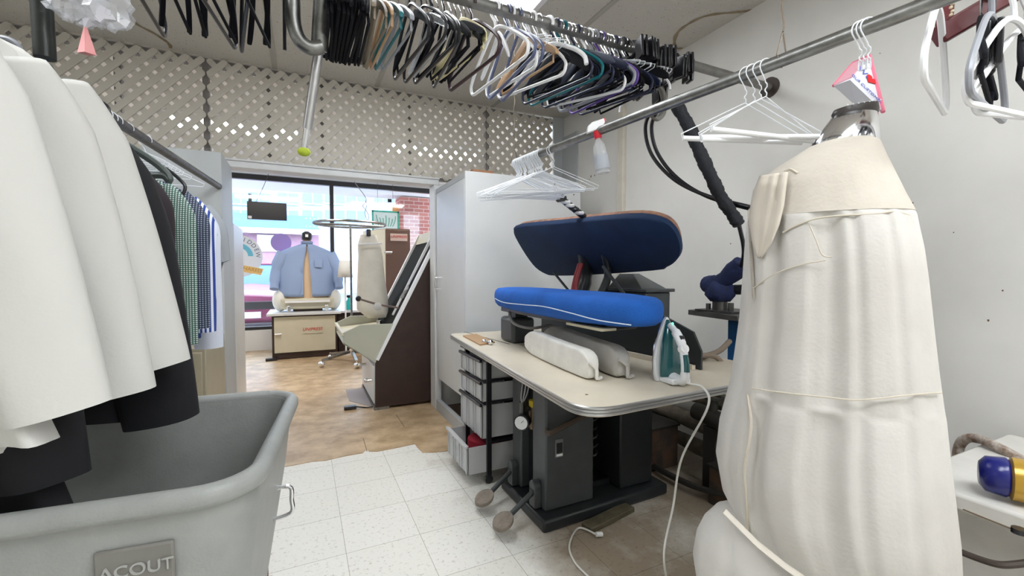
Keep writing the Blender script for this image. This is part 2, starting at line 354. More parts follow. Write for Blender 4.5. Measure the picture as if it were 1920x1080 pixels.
# parked car
def car(cx, y0):
    t = thing('car', 'dark red car parked at the kerb outside the window', 'car', (cx, y0+2.1, 0))
    red = mat('car_paint', (.20, .02, .08), .35, .1, coat=.4)
    prof = []   # (y, z_low, z_top, halfwidth)
    st = [(0, .32, .62, .72), (.12, .25, .78, .84), (.5, .22, .86, .88), (1.15, .22, .96, .90), (1.3, .22, .98, .9), (3.0, .22, 1.0, .9), (3.9, .25, .98, .88), (4.3, .35, .85, .78)]
    rings = []
    for y, zl, zt, hw in st:
        rings.append([(cx-hw*.92, y0+y, zl), (cx+hw*.92, y0+y, zl), (cx+hw, y0+y, zl+.15), (cx+hw, y0+y, zt-.15), (cx+hw*.88, y0+y, zt-.02), (cx, y0+y, zt+.03), (cx-hw*.88, y0+y, zt-.02), (cx-hw, y0+y, zt-.15), (cx-hw, y0+y, zl+.15)])
    bd = obj('body', MB().loft(rings), red, t, bevel=.03)
    gl = mat('car_glass', (.03, .12, .28), .35)
    ca = MB().loft([[(cx-.78, y0+1.15, .95), (cx+.78, y0+1.15, .95), (cx+.8, y0+3.7, .97), (cx-.8, y0+3.7, .97)], [(cx-.62, y0+1.85, 1.42), (cx+.62, y0+1.85, 1.42), (cx+.62, y0+3.0, 1.42), (cx-.62, y0+3.0, 1.42)]])
    obj('cabin_glass', ca, gl, t, bevel=.05)
    obj('roof', MB().box(cx-.6, cx+.6, y0+1.85, y0+3.0, 1.40, 1.46), red, t, bevel=.03)
    for s in (-1, 1):
        obj('headlight', MB().box(cx+s*.72-.14, cx+s*.72+.14, y0+.02, y0+.2, .60, .74), mat('headlight', (.85, .88, .9), .1, coat=1), t, bevel=.03)
        for yy in (.85, 3.45):
            wh = obj('wheel', MB().cyl((cx+s*.72, y0+yy, .2), (cx+s*.92, y0+yy, .2), .32, 24), BLACK, t, bevel=.02)
            obj('hubcap', MB().cyl((cx+s*.91, y0+yy, .2), (cx+s*.93, y0+yy, .2), .2, 16), CHROME, wh)
    obj('grille', MB().box(cx-.5, cx+.5, y0-.01, y0+.08, .52, .68), BLACK, t, bevel=.02)
    obj('number_plate', MB().box(cx-.26, cx+.26, y0-.03, y0+.02, .36, .48), wht, t)
    obj('mirror', MB().box(cx-.98, cx-.8, y0+1.5, y0+1.6, .95, 1.08), red, t, bevel=.03)
car(-.98, 9.75)
# decals and hanging sign at the shop window
def decal_arc(s, c, r, a0, a1, size, m, par):
    for i, ch in enumerate(s):
        a = radians(a0+(a1-a0)*i/(len(s)-1)); p = Vector((c[0]+r*cos(a), c[1], c[2]+r*sin(a)))
        text('letter', ch, size, m, par, facing(p, (sin(a), 0, -cos(a)), (cos(a), 0, sin(a))), .0008)
t = thing('window_decal', 'round shop decal on the window with arched lettering and a yellow banner', 'decal', (-.97, YF-.01, 1.6))
c = at(447, 480, Y=YF-.012); R = .33
dark = mat('decal_ink', (.12, .14, .18), .6)
obj('disc', MB().cyl((c.x, YF-.006, c.z), (c.x, YF-.009, c.z), R, 40), mat('decal_disc', (.75, .78, .82), .6), t)
obj('blue_arc', MB().prism([(c.x+r*cos(a), YF-.012, c.z+r*sin(a)) for r, A in ((.2, range(0, 100, 10)), (.13, range(90, -10, -10))) for a in [radians(k) for k in A]], (0, .002, 0)), mat('decal_blue', (.15, .5, .65), .6), t)
decal_arc('HNIDDEW', (c.x, YF-.013, c.z), .265, 105, 5, .09, dark, t)
obj('banner', MB().prism([(c.x-.05, YF-.014, c.z-.12), (c.x+.34, YF-.014, c.z-.20), (c.x+.30, YF-.014, c.z-.30), (c.x-.05, YF-.014, c.z-.22)], (0, .002, 0)), mat('decal_yellow', (.85, .55, .2), .6), t)
text('banner_letters', 'GSHARED', .08, mat('decal_ochre', (.5, .28, .05), .6), t, facing((c.x+.14, YF-.016, c.z-.205), (.39, 0, -.08)), .0008)
p = at(527, 455, Y=YF-.012)
tag(obj('purple_decal', MB().cyl((p.x, YF-.006, p.z), (p.x, YF-.009, p.z), .15, 32), mat('decal_purple', (.35, .25, .6), .6)), 'round purple decal on the window behind the blue shirt', 'decal')
t = thing('window_sign', 'black rectangular sign seen from behind, hung on wires in the window', 'sign', (-.47, 7.85, 2.2))
a, b = at(463, 377, Y=7.85), at(538, 414, Y=7.85)
obj('board', MB().box(a.x, b.x, 7.84, 7.87, b.z, a.z), BLACK, t)
obj('sticker', MB().box(a.x+.01, a.x+.06, 7.83, 7.838, b.z+.01, b.z+.05), WHITEP, t)
thin = mat('thin_wire', (.06, .06, .07), .5, .3)
for q0, q1 in (((480, 378), (505, 322)),): obj('wire', MB().tube(smooth_pts([at(*q0, Y=7.85), at(494, 350, Y=7.84), at(*q1, Y=7.8), (at(*q1, Y=7.8).x, 7.8, H)], 5), .004, 5), thin, t)
t = thing('hanging_chain', 'pair of wires twisted together in loops above the hoop rack', 'wire', (.87, 7.7, 2.3))
obj('chain', MB().tube(smooth_pts([at(*q, Y=7.7) for q in ((662, 336), (668, 346), (684, 368), (686, 378), (680, 386), (686, 394), (691, 404), (690, 414), (684, 400), (688, 384), (684, 376))], 6), .006, 5), mat('grey_wire', (.3, .3, .32), .4, .6), t)
t = thing('framed_sign', 'green framed sign with an illustration hung high in the window', 'sign', (1.3, 7.9, 2.2))
a, b = at(697, 394, Y=7.9), at(748, 426, Y=7.9)
gr = mat('green_paint', (.05, .45, .33), .5)
fr = MB(); e = .025
for x0, x1, z0, z1 in ((a.x, b.x, a.z-e, a.z), (a.x, b.x, b.z-.15, b.z-.15+e), (a.x, a.x+e, b.z-.15, a.z), (b.x-e, b.x, b.z-.15, a.z)): fr.box(x0, x1, 7.88, 7.91, z0, z1)
obj('frame', fr, gr, t); obj('panel', MB().box(a.x+.01, b.x-.01, 7.895, 7.905, b.z-.14, a.z-.01), mat('sign_panel', (.75, .88, .9), .5), t)
cx, cz = (a.x+b.x)/2, a.z-.17
mm = MB()
for k in range(7):
    aa = -.9+k*.45; mm.tube(smooth_pts([(cx-.12+.04*k, 7.885, cz-.1), (cx-.14+.05*k, 7.885, cz+.02*sin(k)), (cx-.16+.055*k, 7.885, cz+.06+.03*cos(k*2))], 4), .006, 5)
obj('drawing', mm, gr, t)
obj('hanging_wire', MB().cyl((a.x+.1, 7.9, a.z), (a.x+.1, 7.9, H), .003, 5), thin, t); obj('hanging_wire', MB().cyl((b.x-.1, 7.9, a.z), (b.x-.1, 7.9, H), .003, 5), thin, t)
# ------------------------------------------------------------------ front room machines
CREAM = mat('cream_enamel', (.60, .56, .43), .4, var=.06, vs_=5)
CREAM2 = mat('sage_enamel', (.47, .47, .38), .4, var=.06, vs_=5)
BROWN = mat('brown_vinyl_steel', (.040, .020, .015), .5, var=.25, vs_=12)
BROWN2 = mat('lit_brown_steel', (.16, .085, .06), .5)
REDTXT = mat('red_letters', (.6, .05, .04), .5); PLATE = mat('pink_white_plate', (.75, .55, .47), .4)
CLOTHG = mat('grey_pad_cloth', (.80, .75, .66), .9, var=.1, vs_=9, bump=.2, bs=120)
def brand_plate(c, w_, h_, par, xdir=(1, 0, 0), nrm=(0, -1, 0)):
    x = Vector(xdir).normalized(); n = Vector(nrm); c = Vector(c)
    q = [c+x*w_/2*sx+Vector((0, 0, h_/2*sz)) for sx, sz in ((-1, -1), (1, -1), (1, 1), (-1, 1))]
    pl = obj('name_plate', MB().prism(q, n*.004), PLATE, par)
    text('lettering', 'UNIPRESS', h_*.52, REDTXT, pl, facing(c+n*.006+Vector((0, 0, h_*.06)), x) @ Matrix(((1, .25, 0, 0), (0, 1, 0, 0), (0, 0, 1, 0), (0, 0, 0, 1))), .0008)
    return pl
# shirt finisher: low cabinet
t = thing('shirt_press_cabinet', 'low brown cabinet with a cream door under the blue shirt', 'machine', (0, 7.2, 0))
x0, x1 = at(510, 640, Y=7.0).x, at(629, 640, Y=7.0).x
obj('body', MB().box(x0, x1+.03, 7.0, 7.75, .01, .63), BROWN, t, bevel=.006)
obj('door', MB().box(x0+.03, x1-.0, 6.975, 7.0, .10, .61), CREAM, t, bevel=.004)
obj('door_latch', MB().cyl((x0+.04, 6.95, .37), (x0+.12, 6.95, .37), .014, 10), CHROME, t)
obj('top', MB().box(x0-.06, x1+.08, 6.93, 7.78, .63, .665), LAM, t, bevel=.004)
obj('foot', MB().box(x0-.08, x0+.06, 6.93, 7.0, 0, .04), BLACK, t)
pl = obj('name_plate', MB().box(.0, .27, 6.966, 6.974, .36, .46), CREAM, t)
text('lettering', 'UNIPRESS', .062, REDTXT, pl, facing((.135, 6.962, .42), (1, 0, 0)) @ Matrix(((1, .25, 0, 0), (0, 1, 0, 0), (0, 0, 1, 0), (0, 0, 0, 1))), .0008)
# brown counter to its right
t = thing('brown_counter', 'dark brown counter with a pale top behind the chrome stand', 'counter', (.9, 7.3, 0))
obj('body', MB().box(x1+.05, 1.3, 7.12, 7.75, .02, .63), BROWN, t); obj('top', MB().box(x1+.085, 1.35, 7.08, 7.78, .63, .66), LAM, t)
# cape machine standing on the cabinet
t = thing('shirt_form_finisher', 'cream shirt form machine with round white air bags at its sides', 'machine', (0.05, 7.35, .665))
fx = at(576, 500, Y=7.3).x
obj('base', MB().box(fx-.36, fx+.36, 7.15, 7.5, .70, .86), CREAM, t, bevel=.02)
obj('front_bar', MB().box(fx-.30, fx+.30, 7.10, 7.15, .80, .83), WHITEP, t)
for s in (-1, 1):
    obj('air_bag', MB().ball((fx+s*.37, 7.32, .83), .15, 18, .7, .8, 1.1), mat('white_nylon', (.8, .79, .74), .6), t)
    obj('clamp', MB().box(fx+s*.25-.025, fx+s*.25+.025, 7.08, 7.16, .667, .76), CHROME, t, bevel=.008)
obj('leg', MB().box(fx-.2, fx+.2, 7.2, 7.4, .667, .70), BROWN, t)
obj('form', MB().loft([[(fx+hw*cos(a), 7.3+.10*sin(a), z) for a in [k*pi/8 for k in range(16)]] for z, hw in ((.86, .33), (1.1, .30), (1.35, .29), (1.53, .27), (1.59, .2), (1.63, .07))]), mat('tan_form', (.75, .55, .36), .7), t)
obj('neck', MB().cyl((fx, 7.3, 1.62), (fx, 7.3, 1.74), .055, 16), mat('brown_neck', (.3, .2, .16), .5), t)
cap = obj('collar_clamp', MB().lathe([(.065, 1.73), (.078, 1.78), (.07, 1.83), (.03, 1.86)], 18, Matrix.Translation((fx, 7.3, 0))), BLACK, t)
obj('badge', MB().box(fx-.02, fx+.02, 7.215, 7.23, 1.77, 1.81), WHITEP, cap)
def shirt(name, label, m, cx, cy, zs, zb, hw, cat='shirt', slit=True):
    t = thing(name, label, cat, (cx, cy, zb)); n = 40; rings = []
    for i in range(16):
        f = i/15; z = zs+(zb-zs)*f; f2 = min(1, f*5)
        w_ = hw*(.25+.75*sin(f2*pi/2)) * (1+.03*f); d = .125+.01*f
        r = []
        for k in range(n+1):
            a = -pi/2+.0+2*pi*k/n
            g = (.10*f if slit and f > .15 else .0)
            off = .008*sin(9*a+f*3)*f
            if k == 0: r.append((cx+.01+g*.5, cy-d-.0, z+.02*f))
            elif k == n: r.append((cx-.01-g*.9, cy-d-.0, z+.02*f))
            else: r.append((cx+(w_+off)*cos(a), cy+(d+off)*sin(a), z-.02*f*abs(sin(a*1.0))))
        rings.append(r)
    obj('body', MB().loft(rings, False, False, closed=False), m, t, solid=.006, ang=70)
    return t
BLUE_SH = mat('light_blue_cotton', (.30, .40, .62), .85, bump=.15, bs=80)
t = shirt('blue_shirt', 'light blue long sleeved shirt fitted on the shirt form', BLUE_SH, fx, 7.3, 1.66, .90, .37)
for s in (-1, 1):
    obj('sleeve', MB().tube(smooth_pts([(fx+s*.30, 7.3, 1.53), (fx+s*.40, 7.3, 1.30), (fx+s*.43, 7.27, 1.12), (fx+s*.44, 7.22, 1.0)], 4), [.10]*4+[.075]*5+[.06]*4, 14), BLUE_SH, t)
obj('collar', MB().lathe([(.075, 1.65), (.085, 1.70), (.07, 1.71)], 18, Matrix.Translation((fx, 7.3, 0)), cap=False), BLUE_SH, t, solid=.004)
obj('pocket', MB().box(fx+.10, fx+.20, 7.155, 7.165, 1.32, 1.44), BLUE_SH, t)
# spray bottle on the counter
p = at(655, 590, Y=7.25); t = thing('spray_bottle', 'small turquoise spray bottle on the counter behind the hoop stand', 'bottle', (p.x, 7.25, .66))
obj('bottle', MB().lathe([(.045, .662), (.05, .67), (.05, .78), (.02, .83), (.02, .85)], 16, Matrix.Translation((p.x, 7.25, 0))), mat('turquoise', (.02, .45, .45), .2), t)
obj('trigger_head', MB().box(p.x-.035, p.x+.02, 7.23, 7.27, .85, .89), BLACK, t, bevel=.006)
# lamp
lx = at(641, 500, Y=7.55).x; t = thing('floor_lamp', 'floor lamp with a tapered white shade between the shirt and the hoop stand', 'lamp', (lx, 7.0, 0))
obj('shade', MB().lathe([(.11, 1.17), (.075, 1.42)], 24, Matrix.Translation((lx, 7.0, 0)), cap=False), mat('lamp_shade', (.8, .8, .76), .8), t, solid=.004)
obj('pole', MB().cyl((lx, 7.0, .02), (lx, 7.0, 1.3), .012, 10), WHITEP, t); obj('base', MB().cyl((lx, 6.99, .005), (lx, 6.99, .03), .05, 20), WHITEP, t)
# chrome hoop stand on casters
hc = at(657, 425, Y=6.35); hx, hy = hc.x, 6.35
t = thing('hoop_stand', 'chrome stand on casters carrying a wide horizontal hoop', 'rack', (hx, hy, 0))
obj('hoop', MB().tube([(hx+.46*cos(a), hy+.46*sin(a), 1.90) for a in [2*pi*k/40 for k in range(40)]], .016, 8, closed=True), STEEL, t)
obj('crossbar', MB().cyl((hx-.45, hy, 1.89), (hx+.45, hy, 1.89), .014, 8), STEEL, t)
obj('pole', MB().cyl((hx, hy, .1), (hx, hy, 1.9), .015, 12), STEEL, t)
obj('hub', MB().cyl((hx, hy, .10), (hx, hy, .2), .04, 14), CHROME, t)
for k in range(5):
    a = radians(200+72*k); q = Vector((hx+.42*cos(a), hy+.42*sin(a), .09))
    obj('leg', MB().beam((hx, hy, .16), q, .035, .03), STEEL, t)
    cs = obj('caster', MB().ball(q-Vector((0, 0, .045)), .042, 12), CHROME, t); obj('stem', MB().cyl(q-Vector((0, 0, .02)), q+Vector((0, 0, .02)), .012, 8), CHROME, cs)
# tall cabinet behind with plate
a, b = at(689, 428, Y=5.6), at(768, 430, Y=5.6)
c0, c1 = at(722, 428, Y=5.6), b
t = thing('tall_press_cabinet', 'tall brown press cabinet with a red lettered plate and cream side', 'machine', (a.x+.3, 5.9, 0))
obj('side_panel', MB().prism([(a.x, 6.05, 0.02), (c0.x, 5.6, 0.02), (c0.x, 5.6, a.z), (a.x, 6.05, a.z)], (.03, .04, 0)), CREAM, t)
obj('body', MB().prism([(a.x+.02, 6.1, 0.02), (c0.x+.02, 5.62, 0.02), (c1.x, 5.6, .02), (c1.x+.1, 6.1, .02)], (0, 0, a.z-.01)), BROWN2, t)
obj('door', MB().box(c0.x, c1.x, 5.575, 5.6, .3, a.z-.005), BROWN2, t, bevel=.003)
brand_plate((at(748, 445, Y=5.57).x, 5.572, at(748, 445, Y=5.57).z), .21, .09, t)
p = at(727, 474, Y=5.55); obj('door_handle', MB().cyl((p.x-.03, 5.54, p.z), (p.x+.05, 5.54, p.z), .018, 10).ball((p.x-.03, 5.54, p.z), .02, 8), CHROME, t)
# sleeve / collar press just beyond the doorway
YP = 4.04; YQ = 4.95
t = thing('collar_press', 'dark brown press with sloping black deck and cream tub just inside the doorway', 'machine', (.9, 4.3, 0))
def pz(px, py, Y=YP): v = at(px, py, Y=Y); return Vector((v.x, 0, v.z))
lo = pz(704, 775); lo.z = 0.03; kn = pz(704, 681); e2 = pz(808, 478); top = Vector((e2.x+.12, 0, e2.z+.24)); rt_ = top.x+.28
def side(y0, y1): return MB().prism([(lo.x, y0, lo.z), (rt_, y0, lo.z), (rt_, y0, top.z), (top.x, y0, top.z), (kn.x, y0, kn.z)], (0, y1-y0, 0))
obj('side_panel', side(YP, YP+.025), BROWN, t); obj('side_panel', side(YQ-.025, YQ), BROWN, t)
dk = Vector((top.x-kn.x, 0, top.z-kn.z)).normalized()
dn = Vector((-dk.z, 0, dk.x))
d0 = kn+dk*.22; d1 = top-dk*.03
obj('deck', MB().prism([(d0.x, YP+.026, d0.z), (d1.x, YP+.026, d1.z), (d1.x, YQ-.026, d1.z), (d0.x, YQ-.026, d0.z)], -dn*.03), mat('black_deck', (.010, .012, .013), .8, spec=.15), t)
for y in (YP+.012, YP+.25, YQ-.012):
    a = kn+dk*(.45 if y == YP+.25 else .03 if y < 4.2 else .30); bb = top+dn*.012
    obj('deck_rail', MB().beam((a.x, y, a.z), (bb.x, y, bb.z), .03, .05 if y != YP+.25 else .03, (0, 1, 0)), WHITEP, t, bevel=.003)
obj('top_cap', MB().prism([(top.x-.06, YP, top.z-.10), (top.x-.01, YP, top.z+.02), (rt_, YP, top.z+.03), (rt_, YP, top.z-.01), (top.x+.02, YP, top.z-.01)], (0, YQ-YP, 0)), CREAM, t, bevel=.004)
# tub
tb = [pz(644, 624, YP), pz(676, 609, YP), pz(738, 607, YP), pz(704, 681, YP), pz(644, 643, YP)]
obj('tub_side', MB().prism([(v.x, YP, v.z) for v in tb], (0, .02, 0)), CREAM2, t, bevel=.003)
obj('tub_side', MB().prism([(v.x, YQ-.05, v.z) for v in tb], (0, .02, 0)), CREAM2, t, bevel=.003)
obj('tub_floor', MB().prism([(tb[4].x, YP+.02, tb[4].z), (tb[3].x+.1, YP+.02, tb[3].z+.20), (tb[3].x, YP+.02, tb[3].z), (tb[4].x, YP+.02, tb[4].z-.015)], (0, YQ-.07-YP, 0)), CREAM2, t)
obj('tub_rim', MB().box(tb[0].x-.015, tb[0].x+.01, YP, YQ-.03, tb[0].z-.03, tb[0].z), CREAM, t, bevel=.003)
obj('inner_shelf', MB().prism([(tb[0].x+.03, YP+.02, tb[0].z-.045), (tb[2].x-.02, YP+.02, tb[2].z-.07), (tb[2].x-.02, YP+.02, tb[2].z-.085), (tb[0].x+.03, YP+.02, tb[0].z-.06)], (0, YQ-.07-YP, 0)), CREAM, t)
# lower body with white service door
obj('body', MB().box(lo.x+.01, rt_-.02, YP+.026, YQ-.026, .03, kn.z-.01), LAM, t)
dr = obj('service_door', MB().box(lo.x-.01, lo.x+.009, YP+.03, YQ-.05, .06, kn.z-.03), LAM, t, bevel=.003)
obj('knob', MB().cyl((lo.x-.01, YP+.10, .26), (lo.x-.06, YP+.10, .26), .016, 12).ball((lo.x-.065, YP+.10, .26), .02, 10), CHROME, dr)
obj('knob', MB().cyl((lo.x-.01, YP+.5, .33), (lo.x-.06, YP+.5, .33), .014, 12).ball((lo.x-.065, YP+.5, .33), .018, 10), CHROME, dr)
obj('foot', MB().box(lo.x-.01, lo.x+.12, YP-.0, YQ, .004, .03), STEEL, t)
a = at(672, 560, Y=YP+.3); b = at(747, 577, Y=YP+.02); c = at(707, 574, Y=YP+.14)
lv = obj('lever', MB().tube(smooth_pts([a, (a+b)/2-Vector((0, 0, .012)), b], 6), .010, 10), mat('brown_grey_rod', (.14, .10, .09), .4), t)
obj('lever_knob', MB().ball(a, .027, 14), BLACK, lv); obj('disc', MB().cyl(c-Vector((0, .035, 0)), c-Vector((0, .015, 0)), .036, 20).cyl(c-Vector((0, .045, 0)), c-Vector((0, .035, 0)), .022, 16), CHROME, lv)
obj('polythene_scrap', MB().loft([[at(757, 545, Y=4.2), at(768, 530, Y=4.3), at(775, 540, Y=4.25)], [at(749, 558, Y=4.2), at(755, 562, Y=4.3), at(762, 560, Y=4.25)]]), mat('clear_polythene', (.75, .75, .75), .3, alpha=.5), t)
# topper bag standing in the tub
bc = at(697, 520, Y=4.62); t = thing('trouser_topper_bag', 'beige cloth topper bag clipped by a black clamp above the cream tub', 'bag', (bc.x, 4.62, .98))
rg = []
for py, l, r in ((440, 676, 706), (452, 673, 709), (458, 671, 714), (480, 671, 717), (530, 669, 722), (560, 668, 727), (580, 668, 727), (596, 690, 728)):
    a, b = at(l, py, Y=4.62), at(r, py, Y=4.62); cx = (a.x+b.x)/2; hw = (b.x-a.x)/2
    rg.append([(cx+hw*cos(q)*(1+.03*sin(5*q+py)), 4.62+hw*.62*sin(q), a.z) for q in [k*pi/12 for k in range(24)]])
obj('bag', MB().loft(rg), CLOTHG, t, ang=80)
a = at(690, 440, Y=4.60); cl = obj('clamp', MB().box(a.x-.02, a.x+.02, 4.54, 4.62, a.z-.02, a.z+.05), BLACK, t, bevel=.008)
s0, s1 = at(672, 458, Y=4.47), at(716, 456, Y=4.47)
obj('hem_band', MB().tube([s0, (s0+s1)/2+Vector((0, -.0, 0)), s1], .008, 8), WHITEP, t)
q = at(715, 606, Y=4.6); obj('valve', MB().cyl((q.x-.02, 4.6, q.z-.14), (q.x-.02, 4.6, q.z+.03), .03, 12).box(q.x-.07, q.x+.06, 4.56, 4.62, q.z-.03, q.z-.01), CHROME, t)
# foot switch
p0 = at(657, 768, Z=0); t = thing('foot_switch', 'small black foot switch with a cable on the brown vinyl', 'switch', (p0.x, p0.y, .004))
obj('case', MB().box(p0.x-.055, p0.x+.05, p0.y-.03, p0.y+.03, .006, .035), BLACK, t, bevel=.006)
obj('cable', MB().tube(smooth_pts([(p0.x+.05, p0.y, .02), (p0.x+.12, p0.y-.02, .01), at(688, 764, Z=.01), (lo.x-.02, YP+.04, .03)], 6), .006, 6), BLACK, t)
mp_ = [at(648, 730, Z=.005), at(680, 728, Z=.005), at(697, 762, Z=.005), at(655, 752, Z=.005)]
tag(obj('grey_mat', MB().prism(mp_, (0, 0, .003)), mat('grey_mat', (.35, .32, .33), .7)), 'thin grey mat on the vinyl beside the white service door', 'mat')
# ------------------------------------------------------------------ white closet right of the doorway
CX, CY = 1.09, 3.05; CR = 2.10
t = thing('storage_closet', 'tall white closet box beside the doorway behind the pressing table', 'cabinet', (1.6, 3.4, 0))
obj('front_panel', MB().box(CX, CR, CY, CY+.02, .02, 1.99), LAM, t, bevel=.002)
obj('door', MB().box(CX-.002, CX+.016, CY+.022, 3.80, .30, 1.94), LAM, t, bevel=.002)
dh = obj('door_handle', MB().tube(smooth_pts([(CX-.004, 3.76, 1.10), (CX-.035, 3.76, 1.11), (CX-.035, 3.76, 1.19), (CX-.004, 3.76, 1.20)], 4), .005, 8), CHROME, t)
obj('top_rail', MB().box(CX+.002, CX+.02, CY+.022, 3.84, 1.945, 1.985), gw, t)  # grey stands in for shade on the closet's top rail
obj('side_panel', MB().box(CR-.02, CR, CY+.021, 3.84, .02, 1.98), LAM, t); obj('shelf', MB().box(CX+.03, CR-.021, CY+.03, 3.84, .9, .92), LAM, t)
obj('base_rail', MB().box(CX-.01, CX+.03, CY+.022, 3.82, .0, .10), gw, t)
obj('floor_board', MB().box(CX+.03, CR-.02, CY+.03, 3.84, .01, .03), mat('dark_board', (.12, .08, .06), .7), t)
for q in ((1085, 352), (1080, 360), (1076, 365), (1040, 345), (1086, 345)):
    v = at(*q, Y=CY-.001); obj('screw_hole', MB().cyl((v.x, CY-.002, v.z), (v.x, CY+.002, v.z), .006, 8), hm, t)
v0, v1 = at(888, 319, Y=CY), at(928, 322, Y=CY)
tag(obj('wood_offcut', MB().box(v0.x, v1.x, CY+.02, CY+.12, 1.993, 2.012), mat('brown_wood', (.3, .15, .08), .6)), 'small brown wood offcut lying on top of the white closet', 'wood')
# grey partition and filing cabinet at left
struct('trim_19', MB().box(-.86, -.47, 3.38, 3.41, 0, 2.02).box(-.47, -.455, 3.38, 3.86, 0, 2.02), gw)
q = at(405, 413, Y=3.36)
tag(obj('wall_hook', MB().box(q.x-.02, q.x+.02, 3.355, 3.379, q.z-.035, q.z+.035), BLACK, bevel=.008), 'black bracket on the grey partition beside the hanging shirts', 'hook')
t = thing('filing_cabinet', 'beige metal filing cabinet standing behind the grey laundry cart', 'cabinet', (-.78, 2.92, 0))
be = mat('beige_metal', (.40, .35, .25), .45, .1, var=.08)
a0, a1 = at(345, 700, Y=2.7), at(387, 700, Y=2.7)
obj('body', MB().box(-1.0, a1.x, 2.7, 3.3, .01, .86), be, t, bevel=.005)
for k in range(3):
    d = obj('drawer', MB().box(-.985, a1.x-.015, 2.685, 2.70, .03+.275*k, .29+.275*k), be, t, bevel=.004)
    q = a1.x-.07; obj('handle', MB().tube([(q-.04, 2.684, .20+.275*k), (q-.04, 2.66, .20+.275*k), (q+.02, 2.66, .20+.275*k), (q+.02, 2.684, .20+.275*k)], .005, 6), DSTEEL, d)
# ------------------------------------------------------------------ pressing machine and table
MG = mat('machine_grey', (.028, .032, .035), .38, .25, var=.2, vs_=14)
MG2 = mat('machine_light_grey', (.075, .083, .088), .4, .2, var=.15, vs_=14)
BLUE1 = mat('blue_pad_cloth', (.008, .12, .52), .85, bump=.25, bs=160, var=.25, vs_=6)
BLUE2 = mat('shaded_blue_pad_cloth', (.003, .022, .075), .85, bump=.2, bs=160, var=.2, vs_=6)  # shade of the head's underside worked into the blue
TT = .83
t = thing('pressing_machine', 'dark grey steam press with an open blue head over a long blue buck', 'machine', (1.4, 2.0, 0))
obj('base_plate', MB().prism([(x, y, 0.0) for x, y in ((1.02, 1.77), (1.84, 1.80), (1.84, 2.30), (1.02, 2.27))], (0, 0, .06)), MG, t, bevel=.012)
def col(x0, x1, y0, y1, m=MG, z1=.79): return MB().box(x0, x1, y0, y1, .06, z1)
fcol = obj('front_column', col(1.07, 1.36, 1.84, 1.98), MG2, t, bevel=.01)
obj('rear_column', col(1.07, 1.30, 2.11, 2.22), MG2, t, bevel=.01)
obj('right_column', col(1.55, 1.78, 1.86, 2.22), MG, t, bevel=.01)
obj('back_panel', MB().box(1.30, 1.56, 2.16, 2.2, .06, .79), BLACK, t)
obj('inner_wall', MB().box(1.12, 1.15, 1.98, 2.11, .06, .79), BLACK, t)
obj('cross_tie', MB().box(1.36, 1.55, 1.87, 1.93, .735, .785), MG, t); obj('spring_seat', MB().box(1.36, 1.55, 1.95, 2.15, .06, .09), MG, t)
sp = [(1.44+.035*cos(k*.7), 1.98+.035*sin(k*.7), .20+.0055*k) for k in range(95)]
obj('spring', MB().tube(sp, .006, 6), DSTEEL, t)
np_ = at(1047, 840, Y=1.838)
npx = obj('rating_plate', MB().box(np_.x-.02, np_.x+.024, 1.832, 1.839, np_.z-.045, np_.z+.045), mat('rating_plate', (.25, .26, .27), .35, .5), t)
obj('plate_panel', MB().box(np_.x-.015, np_.x+.019, 1.829, 1.832, np_.z-.022, np_.z+.028), BLACK, npx)
obj('plate_strip', MB().box(np_.x-.015, np_.x+.019, 1.829, 1.832, np_.z-.038, np_.z-.028), WHITEP, npx)
# pedals
for (px, py), (mx_, my_), y0 in (((908, 934), (968, 898), 2.17), ((943, 978), (1015, 918), 1.91)):
    a = at(px, py, Z=.07); m0 = Vector((1.05, y0, .15))
    pr = obj('pedal', MB().tube([a+Vector((.02, .01, 0)), m0], .013, 10), MG2, t)
    obj('foot_pad', MB().loft([[(a.x+.048*cos(q), a.y+.06*sin(q), a.z+dz+.02*cos(q)) for q in [k*pi/10 for k in range(20)]] for dz in (-.008, .010)]), mat('worn_pedal_pad', (.26, .22, .18), .6, .3, var=.3, vs_=30), pr, bevel=.003)
    obj('pivot_bracket', MB().box(1.03, 1.07, y0-.03, y0+.03, .065, .16).cyl((1.03, y0, .17), (1.07, y0, .17), .03, 16), MG2, pr, bevel=.004)
# air regulator group
rg_ = thing('air_regulator', 'air pressure regulator with a round dial and yellow cap under the table', 'regulator', (1.0, 2.05, .5))
q = at(993, 784, Y=2.03)
q = Vector((1.03, 2.08, q.z))
gx = at(982, 788, Y=2.05)
obj('gauge_body', MB().cyl((gx.x+.0, 2.05, gx.z), (gx.x-.03, 2.02, gx.z), .042, 24), BLACK, rg_)
gdr = Vector((-.7, -.7, 0)); g0 = Vector((gx.x-.031, 2.019, gx.z))
gl = obj('dial', MB().cyl(g0, g0+gdr*.002, .035, 24), WHITEP, rg_); obj('needle', MB().beam(g0+gdr*.003, g0+gdr*.003+Vector((.01, -.01, .014)), .002, .002), BLACK, gl)
gy = at(999, 762, Y=2.05)
obj('filter_bowl', MB().cyl((gy.x, 2.05, gy.z-.12), (gy.x, 2.05, gy.z-.07), .018, 12).cyl((gy.x, 2.05, gy.z-.07), (gy.x, 2.05, gy.z), .022, 12), mat('bronze', (.18, .13, .08), .4, .6), rg_)
obj('yellow_cap', MB().cyl((gy.x, 2.05, gy.z+.0), (gy.x, 2.05, gy.z+.035), .022, 14), mat('yellow_plastic', (.75, .55, .02), .4), rg_)
obj('valve', MB().cyl((gx.x-.02, 2.05, gx.z+.06), (gx.x+.1, 2.05, gx.z+.06), .014, 10).cyl((gx.x-.01, 2.05, gx.z+.02), (gx.x-.01, 2.05, gx.z+.10), .016, 10), DSTEEL, rg_)
